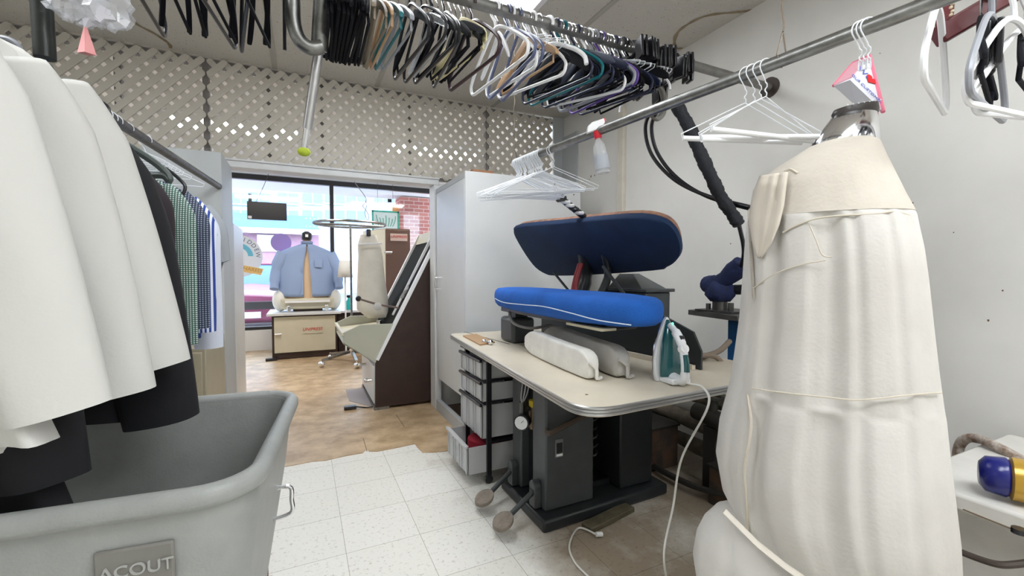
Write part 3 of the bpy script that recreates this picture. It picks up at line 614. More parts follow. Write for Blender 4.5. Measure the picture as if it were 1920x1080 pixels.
obj('pipe', MB().tube(smooth_pts([(gy.x+.01, 2.05, gy.z-.03), (gy.x+.03, 1.95, gy.z-.06), (1.06, 1.80, gy.z-.055), (1.16, 1.80, gy.z-.03), (1.42, 1.82, gy.z+.03)], 6), .014, 8), mat('brown_hose', (.07, .05, .035), .6), rg_)
for k in range(3):
    obj('thin_tube', MB().tube(smooth_pts([(gx.x-.01, 2.05, gx.z+.09), (gx.x-.04+.03*k, 2.0+.02*k, gx.z+.16), (gx.x+.02*k, 2.02, .80)], 6), .0035, 6), mat('grey_tube', (.35, .35, .36), .4), rg_)
# table
tbp = [(.765, 1.08), (1.84, 1.12), (1.84, 2.80), (.90, 2.86)]
def roundpoly(P, r, k=8):
    out = []; n = len(P)
    for i in range(n):
        p = Vector(P[i]); a = Vector(P[i-1]); c = Vector(P[(i+1) % n]); u = (a-p).normalized()*r[i]; v = (c-p).normalized()*r[i]
        for j in range(k+1):
            s = j/k; out.append((p+u*(1-s)**2+v*s**2)[:])
    return out
RP = roundpoly(tbp, [.13, .02, .02, .07])
tb_ = thing('pressing_table', 'cream topped table with ribbed metal edging around the steam press', 'table', (1.3, 1.9, 0))
topm = mat('cream_laminate', (.70, .63, .51), .38, var=.14, vs_=3.5)
obj('tabletop', MB().prism([(x, y, TT-.032) for x, y in RP], (0, 0, .032)), topm, tb_)
em = mat('ribbed_aluminium', (.52, .52, .52), .3, .9)
for z in (TT-.005, TT-.015, TT-.025):
    obj('edge_band', MB().tube([(x, y, z) for x, y in RP], .0052, 6, closed=True), em, tb_)
for px, py in ((1100, 740), (1086, 655)):
    q = at(px, py, Z=TT); obj('chip', MB().cyl((q.x, q.y, TT), (q.x, q.y, TT+.0008), .006, 8), hm, tb_)
obj('under_frame', MB().box(1.05, 1.80, 1.85, 2.25, .79, .798).box(1.05, 1.1, 1.3, 2.7, .775, .798).box(1.6, 1.65, 1.3, 2.7, .775, .798), BLACK, tb_)
obj('joint_strip', MB().beam(at(870, 622, Z=TT+.0015), at(955, 645, Z=TT+.0015), .004, .002), BLACK, tb_)
# buck
def pad(x0, x1, y0, y1, z0, z1, endr, m_, name, par, taper=0, n=44, tilt=0, tx=0):
    rings = []
    for z, k in ((z0, .80), (z0+.25*(z1-z0), .95), (z0+.55*(z1-z0), 1.0), (z0+.82*(z1-z0), .95), (z1, .80)):
        r = []
        for i in range(n):
            a = 2*pi*i/n; c, s = cos(a), sin(a)
            ex = math.copysign(abs(c)**.75, c); ey = math.copysign(abs(s)**endr, s)
            Y = (y0+y1)/2+(y1-y0)/2*ey*(1-(1-k)*.22)
            f = (Y-y0)/(y1-y0)
            X = (x0+x1)/2+tx*(f-.5)+(x1-x0)/2*ex*(1-taper*f)*k
            r.append((X, Y, z+tilt*(Y-(y0+y1)/2)))
        rings.append(r)
    return obj(name, MB().loft(rings), m_, par, ang=75, sub=1)
bk = pad(.985, 1.315, 1.20, 2.52, 1.030, 1.165, .55, BLUE1, 'buck_pad', t, .15, tilt=.0)
obj('seam_cord', MB().tube(smooth_pts([(1.02, 2.35, 1.095), (.985, 2.15, 1.085), (.975, 1.9, 1.09), (.975, 1.7, 1.095), (.977, 1.5, 1.085), (.995, 1.33, 1.07), (1.06, 1.22, 1.06)], 6), .0022, 6), mat('white_cord', (.6, .7, .8), .7), bk)
obj('staple_strip', MB().box(1.03, 1.1, 1.35, 1.6, 1.022, 1.032), mat('torn_tape', (.55, .5, .35), .8), bk)
obj('buck_plate', MB().box(1.08, 1.25, 1.4, 2.4, 1.015, 1.04), BLACK, t, bevel=.005)
obj('buck_bracket', MB().box(1.10, 1.25, 2.28, 2.46, TT+.001, .98), MG2, t, bevel=.02)
obj('buck_neck', MB().box(1.14, 1.22, 2.32, 2.42, .97, 1.035), MG, t)
obj('bracket_hose', MB().tube(smooth_pts([(1.08, 2.28, 1.02), (1.06, 2.18, .965), (1.10, 2.05, .95), (1.2, 2.0, .97)], 5), .008, 6), mat('grey_hose', (.2, .19, .18), .5), t)
# dark guard plate behind the buck
g = [(1.40, 2.45), (1.52, 1.33)]
obj('guard_plate', MB().prism([(1.39, 2.45, TT+.002), (1.53, 1.32, TT+.002), (1.53, 1.32, TT+.08), (1.525, 1.36, TT+.16), (1.505, 1.52, TT+.22), (1.39, 2.45, TT+.22)], (.012, .002, 0)), mat('black_plate', (.018, .022, .024), .5), t)
obj('table_ledge', MB().prism([(1.36, 2.45, TT+.001), (1.50, 1.34, TT+.001), (1.50, 1.34, TT+.02), (1.36, 2.45, TT+.03)], (.02, 0, 0)), topm, t)
# rear housing
HX0, HX1 = 1.66, 1.84
obj('rear_housing', MB().box(HX0, HX1, 1.80, 2.14, TT+.0, 1.14), MG2, t, bevel=.008)
obj('housing_lid', MB().box(HX0-.015, HX1+.015, 1.78, 2.16, 1.14, 1.158).loft([[(HX0, 1.83, 1.158), (HX1, 1.83, 1.158), (HX1, 2.12, 1.158), (HX0, 2.12, 1.158)], [(HX0+.07, 1.98, 1.24), (HX1-.06, 1.98, 1.24), (HX1-.06, 2.1, 1.24), (HX0+.07, 2.1, 1.24)]]), MG2, t, bevel=.004)
obj('pivot_drum', MB().cyl((1.52, 1.84, 1.07), (1.52, 2.38, 1.07), .055, 20).cyl((1.52, 1.81, 1.07), (1.52, 1.84, 1.07), .042, 20), MG, t)
obj('drum_bracket', MB().box(1.48, 1.60, 2.0, 2.06, TT, 1.08).box(1.48, 1.60, 2.22, 2.28, TT, 1.08), MG, t)
obj('arm', MB().tube(smooth_pts([(1.52, 2.24, 1.08), (1.58, 2.24, 1.22), (1.55, 2.20, 1.36)], 5), [.05]*5+[.042]*6, 12), MG, t, ang=60)
obj('arm', MB().tube(smooth_pts([(1.52, 2.04, 1.08), (1.58, 2.02, 1.22), (1.54, 2.0, 1.36)], 5), [.024]*5+[.022]*6, 12), MG, t, ang=60)
obj('spring_rod', MB().cyl((1.46, 2.42, 1.25), (1.50, 2.28, 1.12), .008, 8), BLACK, t)
obj('stay_rod', MB().cyl((1.44, 1.88, 1.28), (1.44, 1.58, TT+.20), .009, 8), MG, t)
obj('red_hose', MB().tube(smooth_pts([(1.50, 2.16, 1.3), (1.46, 2.16, 1.18), (1.45, 2.14, 1.07), (1.44, 2.10, .96)], 6), .014, 8).tube(smooth_pts([(1.50, 2.19, 1.3), (1.465, 2.20, 1.17), (1.44, 2.18, 1.05)], 6), .010, 8), mat('red_rubber', (.20, .015, .02), .45), t)
# head: tilted plate, underside towards the room
hp = [(962, 434), (969, 426), (1040, 420), (1130, 412), (1195, 409), (1235, 416), (1258, 430), (1270, 452), (1273, 475), (1265, 492), (1248, 503), (1225, 509), (1100, 517), (1040, 518), (1022, 515), (1003, 503), (985, 480), (966, 448)]
A0 = Vector((1.36, 2.0, 1.52)); un = Vector((.26, 0, -.28)); n_ = un.cross(Vector((0, 1, 0))).normalized()
def onplane(px, py):
    r = (at(px, py, D=1)-Vector((0, 0, CH))); o = Vector((0, 0, CH)); tt_ = (A0-o).dot(n_)/r.dot(n_); return o+r*tt_
pts = [onplane(*p) for p in hp]; pts = smooth_pts(pts, 3, True)
if n_.x > 0: nn = n_
else: nn = -n_
cen = sum(pts, Vector())/len(pts)
R_ = lambda k, d: [cen+(p-cen)*k+nn*d for p in pts]
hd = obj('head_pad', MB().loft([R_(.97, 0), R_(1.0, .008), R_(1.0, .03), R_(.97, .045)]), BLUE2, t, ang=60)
obj('head_casting', MB().loft([R_(.97, .046), R_(.955, .07), R_(.88, .085), R_(.6, .095)]), mat('rusty_tan_felt', (.36, .18, .11), .85, col2=(.16, .09, .07), vs_=18), t, ang=60)
obj('head_bracket', MB().beam(cen+nn*.08+Vector((0, -.22, -.03)), cen+nn*.08+Vector((0, .34, -.03)), .10, .06), MG, t, bevel=.01)
a = onplane(1085, 418)+nn*.05; b = onplane(1047, 368)+nn*.0
gd = (b-a)
hnd = obj('handle', MB().cyl(a, a+gd*.92, .018, 12), BLACK, t)
obj('handle_knob', MB().cyl(a+gd*.9-Vector((.0, .028, 0)), a+gd*.9+Vector((0, .028, 0)), .018, 12), BLACK, hnd)
wt = mat('white_tape', (.7, .7, .7), .7)
for k in (.22, .40, .58, .74): obj('tape_wrap', MB().tube([a+gd*k+Vector((.02*cos(q), .02*sin(q), .006*sin(q))) for q in [j*pi/6 for j in range(12)]], .010, 8, closed=True), wt if k != .4 else BLACK, hnd)
# ------------------------------------------------------------------ things on the table
PADW = mat('white_padding_cloth', (.84, .82, .77), .9, var=.12, vs_=10, bump=.3, bs=40)
PADG = mat('grey_padding_cloth', (.52, .50, .46), .9, var=.15, vs_=10, bump=.3, bs=40)
def sboard(name, label, p0, p1, hgt, th, m, curve=0.05):
    t = thing(name, label, 'pressing board', (p0[0], p0[1], TT)); p0 = Vector((*p0, 0)); p1 = Vector((*p1, 0)); d = (p1-p0); L = d.length; d.normalize(); n = Vector((-d.y, d.x, 0))
    rings = []
    for i in range(17):
        f = i/16; h = hgt*(1 if f < .75 else 1-.55*((f-.75)/.25)**2); h = h*(1 if f > .06 else .72+.28*f/.06); c = p0+d*(L*f)+n*(curve*(f*f))
        w_ = th*(1-.25*f)
        lo_ = TT+.003+.03*max(0, (f-.8)/.2)**2; hi = TT+h+.003+(.02*f)
        rr = []
        for a in range(16):
            q = 2*pi*(a+.5)/16; cx = math.copysign(abs(cos(q))**.28, cos(q)); cz = math.copysign(abs(sin(q))**.28, sin(q))
            v = c+n*(w_/2*cx); v.z = (lo_+hi)/2+(hi-lo_)/2*cz+.001*sin(i*2.3+a); rr.append(v)
        rings.append(rr)
    b = obj('padded_cover', MB().loft(rings), m, t, ang=80, sub=1)
    obj('gathered_end', MB().tube(smooth_pts([p0+n*(-th/2)+Vector((0, 0, TT+.01)), p0-d*.012+Vector((0, 0, TT+.012)), p0-d*.008+Vector((0, 0, TT+hgt*.45)), p0+n*th/2+Vector((0, 0, TT+hgt*.7))], 4), .007, 6), m, t)
    return t
sboard('sleeve_board', 'long white padded sleeve board nearest the table edge', (1.015, 1.37), (1.02, 2.06), .108, .06, PADW, -.06)
sboard('sleeve_board', 'greyer padded sleeve board behind the white one', (1.14, 1.34), (1.20, 2.15), .118, .07, PADG, -.05)
p = at(900, 637, Z=TT)
t2 = thing('switch_plate', 'small wooden board with a metal fitting at the far end of the table', 'board', (p.x, p.y, TT))
qd = [at(868, 631, Z=TT+.001), at(893, 628, Z=TT+.001), at(928, 643, Z=TT+.001), at(900, 648, Z=TT+.001)]
obj('board', MB().prism(qd, (0, 0, .008)), mat('tan_wood', (.45, .28, .15), .6), t2)
p = at(910, 641, Z=TT+.015); obj('fitting', MB().ball(p+Vector((0, .02, 0)), .014, 10).ball(p+Vector((.02, -.03, 0)), .016, 10).cyl(p+Vector((0, .02, 0)), p+Vector((.02, -.03, 0)), .007, 8), CHROME, t2)
# steam iron, standing on its heel
ir = thing('steam_iron', 'teal and white steam iron standing on its heel at the table corner', 'iron', (1.24, 1.20, TT))
teal = mat('teal_translucent', (.006, .09, .10), .12, coat=.6); wp = mat('iron_white', (.80, .81, .83), .25, coat=.3)
def ironring(z, hw, y0, y1, n=16): return [(hw*math.copysign(abs(cos(a))**.8, cos(a)), (y0+y1)/2+(y1-y0)/2*sin(a), z) for a in [2*pi*k/n for k in range(n)]]
IM = Matrix.Translation((1.265, 1.215, TT+.003)) @ Matrix.Rotation(radians(-12), 4, 'Z') @ Matrix.Rotation(radians(-4), 4, 'X')
def IO(name, mb, m, par=ir, **k):
    mb.v = [IM @ v for v in mb.v]; return obj(name, mb, m, par, **k)
# local: z up along the iron, x width, y thickness (soleplate at +y)
prof = [(0, .052), (.03, .058), (.08, .058), (.14, .048), (.19, .030), (.23, .013), (.245, .003)]
IO('soleplate', MB().loft([[(-w_, .046, z), (w_, .046, z), (w_, .052, z), (-w_, .052, z)] for z, w_ in prof]), CHROME)
IO('skirt', MB().loft([[(-w_*1.02, .030, z), (w_*1.02, .030, z), (w_*1.02, .046, z), (-w_*1.02, .046, z)] for z, w_ in prof]), wp, bevel=.004)
IO('water_tank', MB().loft([ironring(z, w_, y, .032) for z, w_, y in ((.02, .046, .002), (.06, .048, -.012), (.11, .044, -.014), (.16, .034, -.006), (.20, .02, .008), (.235, .006, .024))]), teal, ang=70)
hn = IO('handle', MB().tube(smooth_pts([(0, .02, .022), (0, -.02, .014), (0, -.062, .018), (0, -.072, .05), (0, -.070, .10), (0, -.055, .15), (0, -.022, .19), (0, .012, .215)], 5), [.020]*10+[.017]*5+[.015]*10+[.017]*6+[.012]*5, 12), wp, ang=70)
IO('grip', MB().tube(smooth_pts([(0, -.080, .05), (0, -.080, .08), (0, -.074, .11)], 4), .012, 10), teal, hn)
IO('steam_dial', MB().cyl((0, -.055, .128), (0, -.075, .135), .017, 18), WHITEP, hn); IO('spray_button', MB().box(-.008, .008, -.064, -.046, .155, .18), BLACK, hn, bevel=.003)
IO('heel_rest', MB().box(-.04, .04, -.05, .046, -.002, .02), wp, bevel=.006)
IO('indicator_lamp', MB().ball((0, -.004, .222), .004, 8), mat('green_lamp', (.1, .8, .5), .3, emit=(.1, 1, .5), strength=1.5))
hp0 = IM @ Vector((0, -.075, .012))
cpts = [hp0, hp0+Vector((.01, -.012, -.004)), Vector((1.275, 1.088, TT+.010)), Vector((1.268, 1.062, TT-.05)), at(1278, 860, D=1.66), at(1262, 950, D=1.70), at(1245, 1040, D=1.60), Vector((1.25, 1.20, .012)), Vector((1.18, 1.10, .01)), Vector((1.0, 1.13, .01)), Vector((1.02, 1.32, .01)), Vector((1.18, 1.30, .012)), Vector((1.20, 1.12, .012))]
tag(obj('iron_cord', MB().tube(smooth_pts(cpts, 10), .0042, 8), mat('white_cord_pvc', (.75, .74, .70), .4)), 'white cord trailing from the steam iron down to the floor', 'cord')
cp = [at(1118, 1002, Z=.02), at(1085, 990, Z=.008), at(1068, 1020, Z=.008), at(1075, 1050, Z=.008), at(1100, 1078, Z=.008), at(1140, 1110, Z=.008)]
pc = thing('power_cord', 'thin white cord with a plug end curling on the floor before the press', 'cord', (1.1, 1.6, 0))
obj('cord', MB().tube(smooth_pts(cp, 8), .0045, 8), mat('white_cord_pvc', (.75, .74, .70), .4), pc); obj('plug', MB().cyl(cp[0], cp[0]+Vector((.03, -.005, -.004)), .011, 10), WHITEP, pc)
a, b = at(1100, 990, Z=.015), at(1180, 950, Z=.015)
tag(obj('floor_batten', MB().beam(a, b, .07, .026), mat('stained_wood', (.12, .10, .06), .8, var=.4, vs_=20), bevel=.004), 'short dirty wooden batten on the floor before the press base', 'batten')
# ------------------------------------------------------------------ plastic drawer tower
dx0, dx1, dy0, dy1 = .95, 1.28, 2.34, 2.74
t = thing('drawer_tower', 'black framed plastic drawer tower with four clear drawers under the table end', 'drawers', (1.1, 2.5, 0))
clr = mat('clear_grey_plastic', (.62, .63, .64), .3, alpha=.82, spec=.6); ribm = mat('drawer_rib', (.62, .63, .64), .35, alpha=.8)
for x in (dx0+.03, dx1-.02):
    for y in (dy0+.015, dy1-.015):
        obj('post', MB().box(x-.014, x+.014, y-.014, y+.014, .05, .76), BLACK, t); cs = obj('caster', MB().cyl((x, y-.01, .026), (x, y+.01, .026), .025, 14), BLACK, t)
zs = [(.07, .24), (.27, .475), (.49, .605), (.62, .735)]
for i, (z0, z1) in enumerate(zs):
    obj('tray_frame', MB().box(dx0+.02, dx1, dy0, dy1, z1+.004, z1+.012), BLACK, t)
    off = -.10 if i == 0 else -.01
    d = obj('drawer', MB().box(dx0+off, dx0+off+.006, dy0+.018, dy1-.018, z0, z1).box(dx0+off, dx1-.03+off, dy0+.018, dy0+.022, z0, z1-.01).box(dx0+off, dx1-.03+off, dy1-.022, dy1-.018, z0, z1-.01).box(dx0+off, dx1-.03+off, dy0+.022, dy1-.022, z0, z0+.005), clr, t)
    lip = MB().box(dx0+off-.018, dx0+off, dy0+.01, dy1-.01, z1-.014, z1+.004)
    obj('lip', lip, ribm if i == 0 else BLACK, d, bevel=.004)
    for y in (dy0+.03, dy0+.12, dy0+.16, dy1-.16, dy1-.12, dy1-.03): obj('rib', MB().box(dx0+off-.007, dx0+off, y-.005, y+.005, z0+.005, z1-.016), ribm, d)
obj('top', MB().box(dx0-.01, dx1+.01, dy0-.01, dy1+.01, .752, .775), BLACK, t, bevel=.006)
obj('back', MB().box(dx1-.006, dx1, dy0+.03, dy1-.03, .06, .75), BLACK, t)
tag(obj('red_cloth', MB().loft([[(1.07+(.14+.01*sin(3*a))*cos(a), 2.54+.13*sin(a), z) for a in [k*pi/10 for k in range(20)]] for z in (.085, .15, .20)]), mat('red_cloth', (.35, .01, .03), .85)), 'red cloth lying in the lowest open clear drawer', 'cloth')
# ------------------------------------------------------------------ pipes and clutter below the wall
dirt = mat('grimy_pipe_lagging', (.20, .17, .13), .85, col2=(.07, .055, .04), vs_=9, bump=.5, bs=30)
grim = mat('greasy_black', (.03, .027, .022), .6, var=.3)
for k, (z, r, x, lab) in enumerate(((.46, .055, 2.30, 'topmost thick lagged pipe running along the wall under the table'), (.30, .05, 2.24, 'middle lagged pipe along the wall under the table'), (.14, .045, 2.26, 'lowest lagged pipe near the floor under the table'))):
    tag(obj('lagged_pipe', MB().tube([(x, 1.0+.16*i, z+.006*sin(i*2)) for i in range(13)], [r*(1+.1*sin(i*2.1+k)) for i in range(13)], 14), dirt), lab, 'pipe')
tt = thing('steam_trap', 'greasy black steam trap and valve on the pipes below the table', 'valve', (2.1, 1.75, .02))
obj('body', MB().cyl((2.12, 1.62, .40), (2.12, 1.86, .42), .05, 14).cyl((2.12, 1.74, .40), (2.12, 1.74, .52), .025, 12), grim, tt); obj('handwheel', MB().tube([(2.12+.05*cos(a), 1.74+.05*sin(a), .53) for a in [k*pi/8 for k in range(16)]], .008, 6, closed=True), grim, tt)
obj('stand', MB().box(2.09, 2.15, 1.70, 1.78, 0, .36), grim, tt)
for k, (x, y, z, s, lab) in enumerate(((2.05, 1.55, .0, .17, 'dark rusty box beside the blue post under the table'), (2.06, 2.15, .0, .22, 'dark greasy pump box behind the press column'))):
    b_ = thing('junction_box', lab, 'box', (x, y, 0)); obj('body', MB().box(x-s/2, x+s/2, y-s/2, y+s/2, 0.001, s*1.2), mat('rust', (.10, .055, .03), .8, col2=(.04, .03, .025), vs_=12), b_, bevel=.008); obj('lid', MB().box(x-s/2-.008, x+s/2+.008, y-s/2-.008, y+s/2+.008, s*1.2, s*1.2+.012), grim, b_)
tag(obj('floor_hose', MB().tube(smooth_pts([(2.0, 1.35, .2), (1.98, 1.5, .1), (1.95, 1.8, .05), (2.0, 2.3, .03), (2.1, 2.7, .04)], 6), .018, 8), grim), 'black hose lying below the lagged pipes', 'hose')
# ------------------------------------------------------------------ small machine table on blue post
t = thing('puff_iron_table', 'small dark steel table on a blue post against the right wall', 'table', (2.1, 1.75, 0))
p0 = at(1290, 582, X=2.08); p1 = at(1386, 598, X=1.98)
obj('top', MB().prism([(p0.x, p0.y, .995), (2.02, 1.52, .995), (2.40, 1.50, .995), (2.42, p0.y+.02, .995)], (0, 0, .03)), mat('dark_scuffed_steel', (.10, .095, .09), .45, .5, var=.3), t, bevel=.003)
bx = at(1364, 640, Y=1.72).x
obj('post', MB().box(bx, bx+.10, 1.62, 1.72, .01, .995), mat('blue_enamel', (.01, .07, .20), .35), t, bevel=.004); obj('foot', MB().box(bx-.05, bx+.2, 1.55, 1.8, 0, .012), mat('blue_enamel', (.01, .07, .20), .35), t)
navy = mat('navy_cloth', (.012, .022, .085), .9, var=.35, vs_=25, bump=.5, bs=50)
t = thing('puff_iron', 'puff iron wrapped in navy cloth on the small dark table', 'iron', (2.15, 1.8, 1.03))
q = [at(px, py, X=2.12) for px, py in ((1322, 528), (1345, 535), (1362, 522), (1392, 495))]
obj('cloth_wrap', MB().tube(smooth_pts([q[0]-Vector((0, 0, .01)), q[1], q[2], q[3]], 4), [.042, .05, .055, .06, .052, .045, .048, .05, .045, .05, .055, .05, .05], 12), navy, t, ang=60)
q2 = at(1350, 555, X=2.12); obj('cloth_skirt', MB().loft([[(q2.x+r*cos(a)*(1+.12*sin(5*a+z*30)), q2.y+r*sin(a)*(1+.12*sin(4*a)), z) for a in [k*pi/10 for k in range(20)]] for z, r in ((1.085, .05), (1.12, .075), (1.17, .07), (1.20, .045))]), navy, t, ang=60)
obj('mount', MB().cyl((q2.x, q2.y, 1.03), (q2.x, q2.y, 1.09), .04, 14).cyl((q2.x-.02, q2.y+.06, 1.026), (q2.x-.02, q2.y+.06, 1.07), .014, 8).cyl((q2.x, q2.y-.07, 1.026), (q2.x, q2.y-.07, 1.08), .016, 8).box(q2.x-.06, q2.x+.06, q2.y-.12, q2.y+.12, 1.026, 1.036), DSTEEL, t)
obj('steam_pipe', MB().cyl((q2.x+.05, q2.y-.02, 1.15), (q2.x+.02, q2.y-.22, 1.16), .028, 12).cyl((q2.x+.02, q2.y-.20, 1.03), (q2.x+.02, q2.y-.20, 1.16), .016, 10), MG, t)
t = thing('steam_hose', 'thick black cloth-wrapped steam hose hanging from the rail to the puff iron', 'hose', (1.7, 1.5, 2.1))
hz = [at(px, py, X=X) for px, py, X in ((1262, 186, 1.52), (1290, 235, 1.56), (1312, 285, 1.60), (1335, 335, 1.66), (1352, 370, 1.72), (1372, 400, 1.78), (1385, 420, 1.82))]
P = smooth_pts(hz, 14)
obj('wrap', MB().tube(P, [.028*(1+.05*sin(i*1.15)+.06*sin(i*.43)+.04*sin(i*2.7)) for i in range(len(P))], 12), mat('black_wrap', (.012, .014, .02), .7, bump=.4, bs=60), t, ang=80)
obj('hose', MB().tube(smooth_pts([hz[-1], at(1393, 455, X=1.95), at(1394, 480, X=2.05), at(1388, 505, X=2.1)], 6), .010, 8), BLACK, t)
for k, pl_ in enumerate(([(1262, 186), (1225, 205), (1210, 240), (1222, 290), (1262, 335), (1320, 365), (1405, 388)], [(1270, 186), (1240, 200), (1222, 235), (1232, 285), (1268, 332), (1325, 368), (1408, 392)])):
    tag(obj('black_cable', MB().tube(smooth_pts([at(a, b, X=1.52+.05*i+.01*k) for i, (a, b) in enumerate(pl_)], 8), .0095, 8), BLACK), ('outer' if k == 0 else 'inner')+' of the two black cables looping down the right wall from the rail', 'cable', None)
v = at(1310, 690, X=1.62); tag(obj('wall_hose', MB().tube(smooth_pts([(1.60, 1.44, .85), at(1345, 660, X=1.9), at(1368, 640, X=2.05)], 5), .014, 8).tube(smooth_pts([(1.60, 1.46, .86), at(1340, 668, X=1.75), at(1362, 695, X=1.80)], 5), .012, 8), mat('taupe_hose', (.22, .17, .13), .6)), 'brownish rubber hose between the table corner and the blue post', 'hose')
# ------------------------------------------------------------------ padded form (steam form finisher)
bagm = mat('form_bag_cloth', (.64, .62, .58), .8, col2=(.54, .51, .475), vs_=2.5, bump=.1, bs=120)
yokem = mat('form_yoke_cloth', (.60, .55, .48), .8, col2=(.53, .48, .41), vs_=4, bump=.1, bs=120)
DF = 1.22
t = thing('form_finisher', 'cream cloth garment form with a chrome neck, tall in the right foreground', 'garment form', (1.25, .68, 0))
rr_ = Vector((cos(YAW), -sin(YAW), 0)); dd_ = Vector((sin(YAW), cos(YAW), 0))
RF = 1.36      # horizontal distance of the form's axis from the viewer
def rowgeo(py, l, r, dk_):
    u = at(l, py, D=1)-Vector((0, 0, CH)); v = at(r, py, D=1)-Vector((0, 0, CH)); u0 = Vector((u.x, u.y, 0)).normalized(); v0 = Vector((v.x, v.y, 0)).normalized()
    m0 = (u0+v0).normalized(); ph_ = u0.angle(v0)/2; side_ = Vector((m0.y, -m0.x, 0))
    a_ = RF*sin(ph_)/sqrt(cos(ph_)**2+dk_**2*sin(ph_)**2)
    mid = (u+v)/2; k = RF/Vector((mid.x, mid.y, 0)).length
    c = Vector((0, 0, CH))+mid*k
    return Vector((m0.x*RF, m0.y*RF, c.z)), side_, m0, a_
def sil(rows, depthf, pleat=0, ph=0, n=160, yc=0):
    rings = []
    for row in rows:
        py, l, r, dk_, pl = row
        c, sd, m0, hw = rowgeo(py, l, r, dk_); ring = []
        for k in range(n):
            q = 2*pi*k/n; cx = cos(q); sy = sin(q)
            pp = pl*(max(0, sin(8*q+ph+.8*sin(3*q)))**2+.45*max(0, sin(15*q+1.3+ph))**2)*min(1, abs(sy)*1.3)
            ring.append(c+sd*(hw*cx)*(1-pp*.3)+m0*((hw*dk_-pp)*sy))
        rings.append(ring)
    return rings
def interp(rows, k=4):
    out = []
    for i in range(len(rows)-1):
        for j in range(k):
            f = j/k; out.append(tuple(a+(b-a)*f for a, b in zip(rows[i], rows[i+1])))
    out.append(rows[-1]); return out
yk = [(266, 1532, 1640, .9, 0), (272, 1512, 1650, .85, 0), (285, 1490, 1656, .8, 0), (305, 1455, 1664, .75, .0), (325, 1428, 1674, .72, 0), (345, 1412, 1684, .72, .002), (375, 1407, 1700, .72, .002), (405, 1402, 1718, .72, .002)]
obj('yoke', MB().loft(sil(interp(yk, 3), .7)), yokem, t, ang=80)
bd = [(400, 1403, 1714, .71, .0), (412, 1400, 1720, .73, .014), (430, 1398, 1724, .74, .02), (470, 1395, 1734, .75, .020), (520, 1392, 1742, .76, .018), (600, 1386, 1752, .76, .018), (680, 1376, 1763, .76, .018), (735, 1368, 1772, .76, .020), (745, 1366, 1774, .75, .006), (758, 1363, 1777, .77, .020), (820, 1348, 1785, .78, .026), (890, 1341, 1796, .8, .026), (960, 1352, 1806, .82, .020), (1030, 1385, 1810, .82, .016), (1080, 1420, 1806, .8, .01), (1140, 1445, 1780, .7, .01)]
obj('bag_body', MB().loft(sil(interp(bd, 3), .75, ph=.4)), bagm, t, ang=80)
lb = [(950, 1368, 1420, .8, .0), (965, 1340, 1480, .8, .004), (1000, 1318, 1560, .8, .006), (1040, 1305, 1640, .8, .006), (1090, 1298, 1700, .8, .006), (1180, 1310, 1720, .8, .0), (1290, 1400, 1700, .8, 0)]
obj('lower_bag', MB().loft(sil(interp(lb, 3), .8)), bagm, t, ang=80)
obj('stand', MB().cyl((1.28, .66, 0.0), (1.28, .66, .3), .05, 16).cyl((1.28, .66, 0), (1.28, .66, .03), .22, 28), DSTEEL, t)
def front(px, py, off=.004):   # point on the near side of the form
    rows = yk+bd[1:]
    for a_, b_ in zip(rows, rows[1:]):
        if a_[0] <= py <= b_[0]:
            f = (py-a_[0])/(b_[0]-a_[0]); l, r, dk_ = [a_[i]+(b_[i]-a_[i])*f for i in (1, 2, 3)]; break
    c, sd, m0, hw = rowgeo(py, l, r, dk_)
    th_l = at(l, py, D=1)-Vector((0, 0, CH)); 
    v = at(px, py, D=1)-Vector((0, 0, CH)); ho = Vector((v.x, v.y, 0)).normalized()
    ang = atan2(ho.dot(sd), ho.dot(m0)); A2_ = (sin(ang)/hw)**2+(cos(ang)/(hw*dk_))**2; B2_ = -2*RF*cos(ang)/(hw*dk_)**2; C2_ = (RF/(hw*dk_))**2-1
    dsc = max(0, B2_*B2_-4*A2_*C2_); tt_ = (-B2_-sqrt(dsc))/(2*A2_)-off
    return Vector((0, 0, CH))+v*(tt_/Vector((v.x, v.y, 0)).length)
pip = mat('seam_piping', (.58, .52, .43), .8)
sn = lambda name, P_, r, m=pip: obj(name, MB().tube(smooth_pts([front(*p_) for p_ in P_], 5), r, 6), m, t)
sn('yoke_seam', [(1468, 436), (1490, 424), (1530, 410), (1580, 404), (1640, 401), (1678, 397), (1714, 406)], .0022)
sn('waist_seam', [(1410, 728), (1450, 734), (1500, 740), (1550, 745), (1600, 750), (1650, 747), (1700, 741), (1765, 736)], .0018)
sn('pocket_seam', [(1518, 422), (1530, 450), (1542, 478), (1560, 482)], .0016)
sn('panel_seam', [(1413, 540), (1450, 515), (1500, 497), (1548, 488)], .0016)
fr0 = [(1478, 322), (1474, 350), (1470, 385), (1462, 420), (1448, 455), (1428, 484)]; fl0 = [(1425, 330), (1416, 352), (1408, 385), (1406, 410), (1410, 450), (1420, 480)]
fm_ = []
for j in range(26):
    f_ = j/25*5; k_ = min(4, int(f_)); g_ = f_-k_; L_p = [a_+(b_-a_)*g_ for a_, b_ in zip(fl0[k_], fl0[k_+1])]; R_p = [a_+(b_-a_)*g_ for a_, b_ in zip(fr0[k_], fr0[k_+1])]
    fm_.append([front(L_p[0]+(R_p[0]-L_p[0])*u_/10, L_p[1]+(R_p[1]-L_p[1])*u_/10, .010+.014*abs(sin(u_*.9))*(1-j/30)) for u_ in range(11)])
obj('torn_flap', MB().loft(fm_, False, False, closed=False), mat('flap_cloth', (.60, .54, .46), .85, bump=.1, bs=120), t, solid=.003, ang=80)
sn('flap_edge', [(1422, 482), (1414, 462), (1408, 420), (1406, 392)], .003)
sn('torn_strap', [(1470, 322), (1482, 318), (1496, 326)], .004)
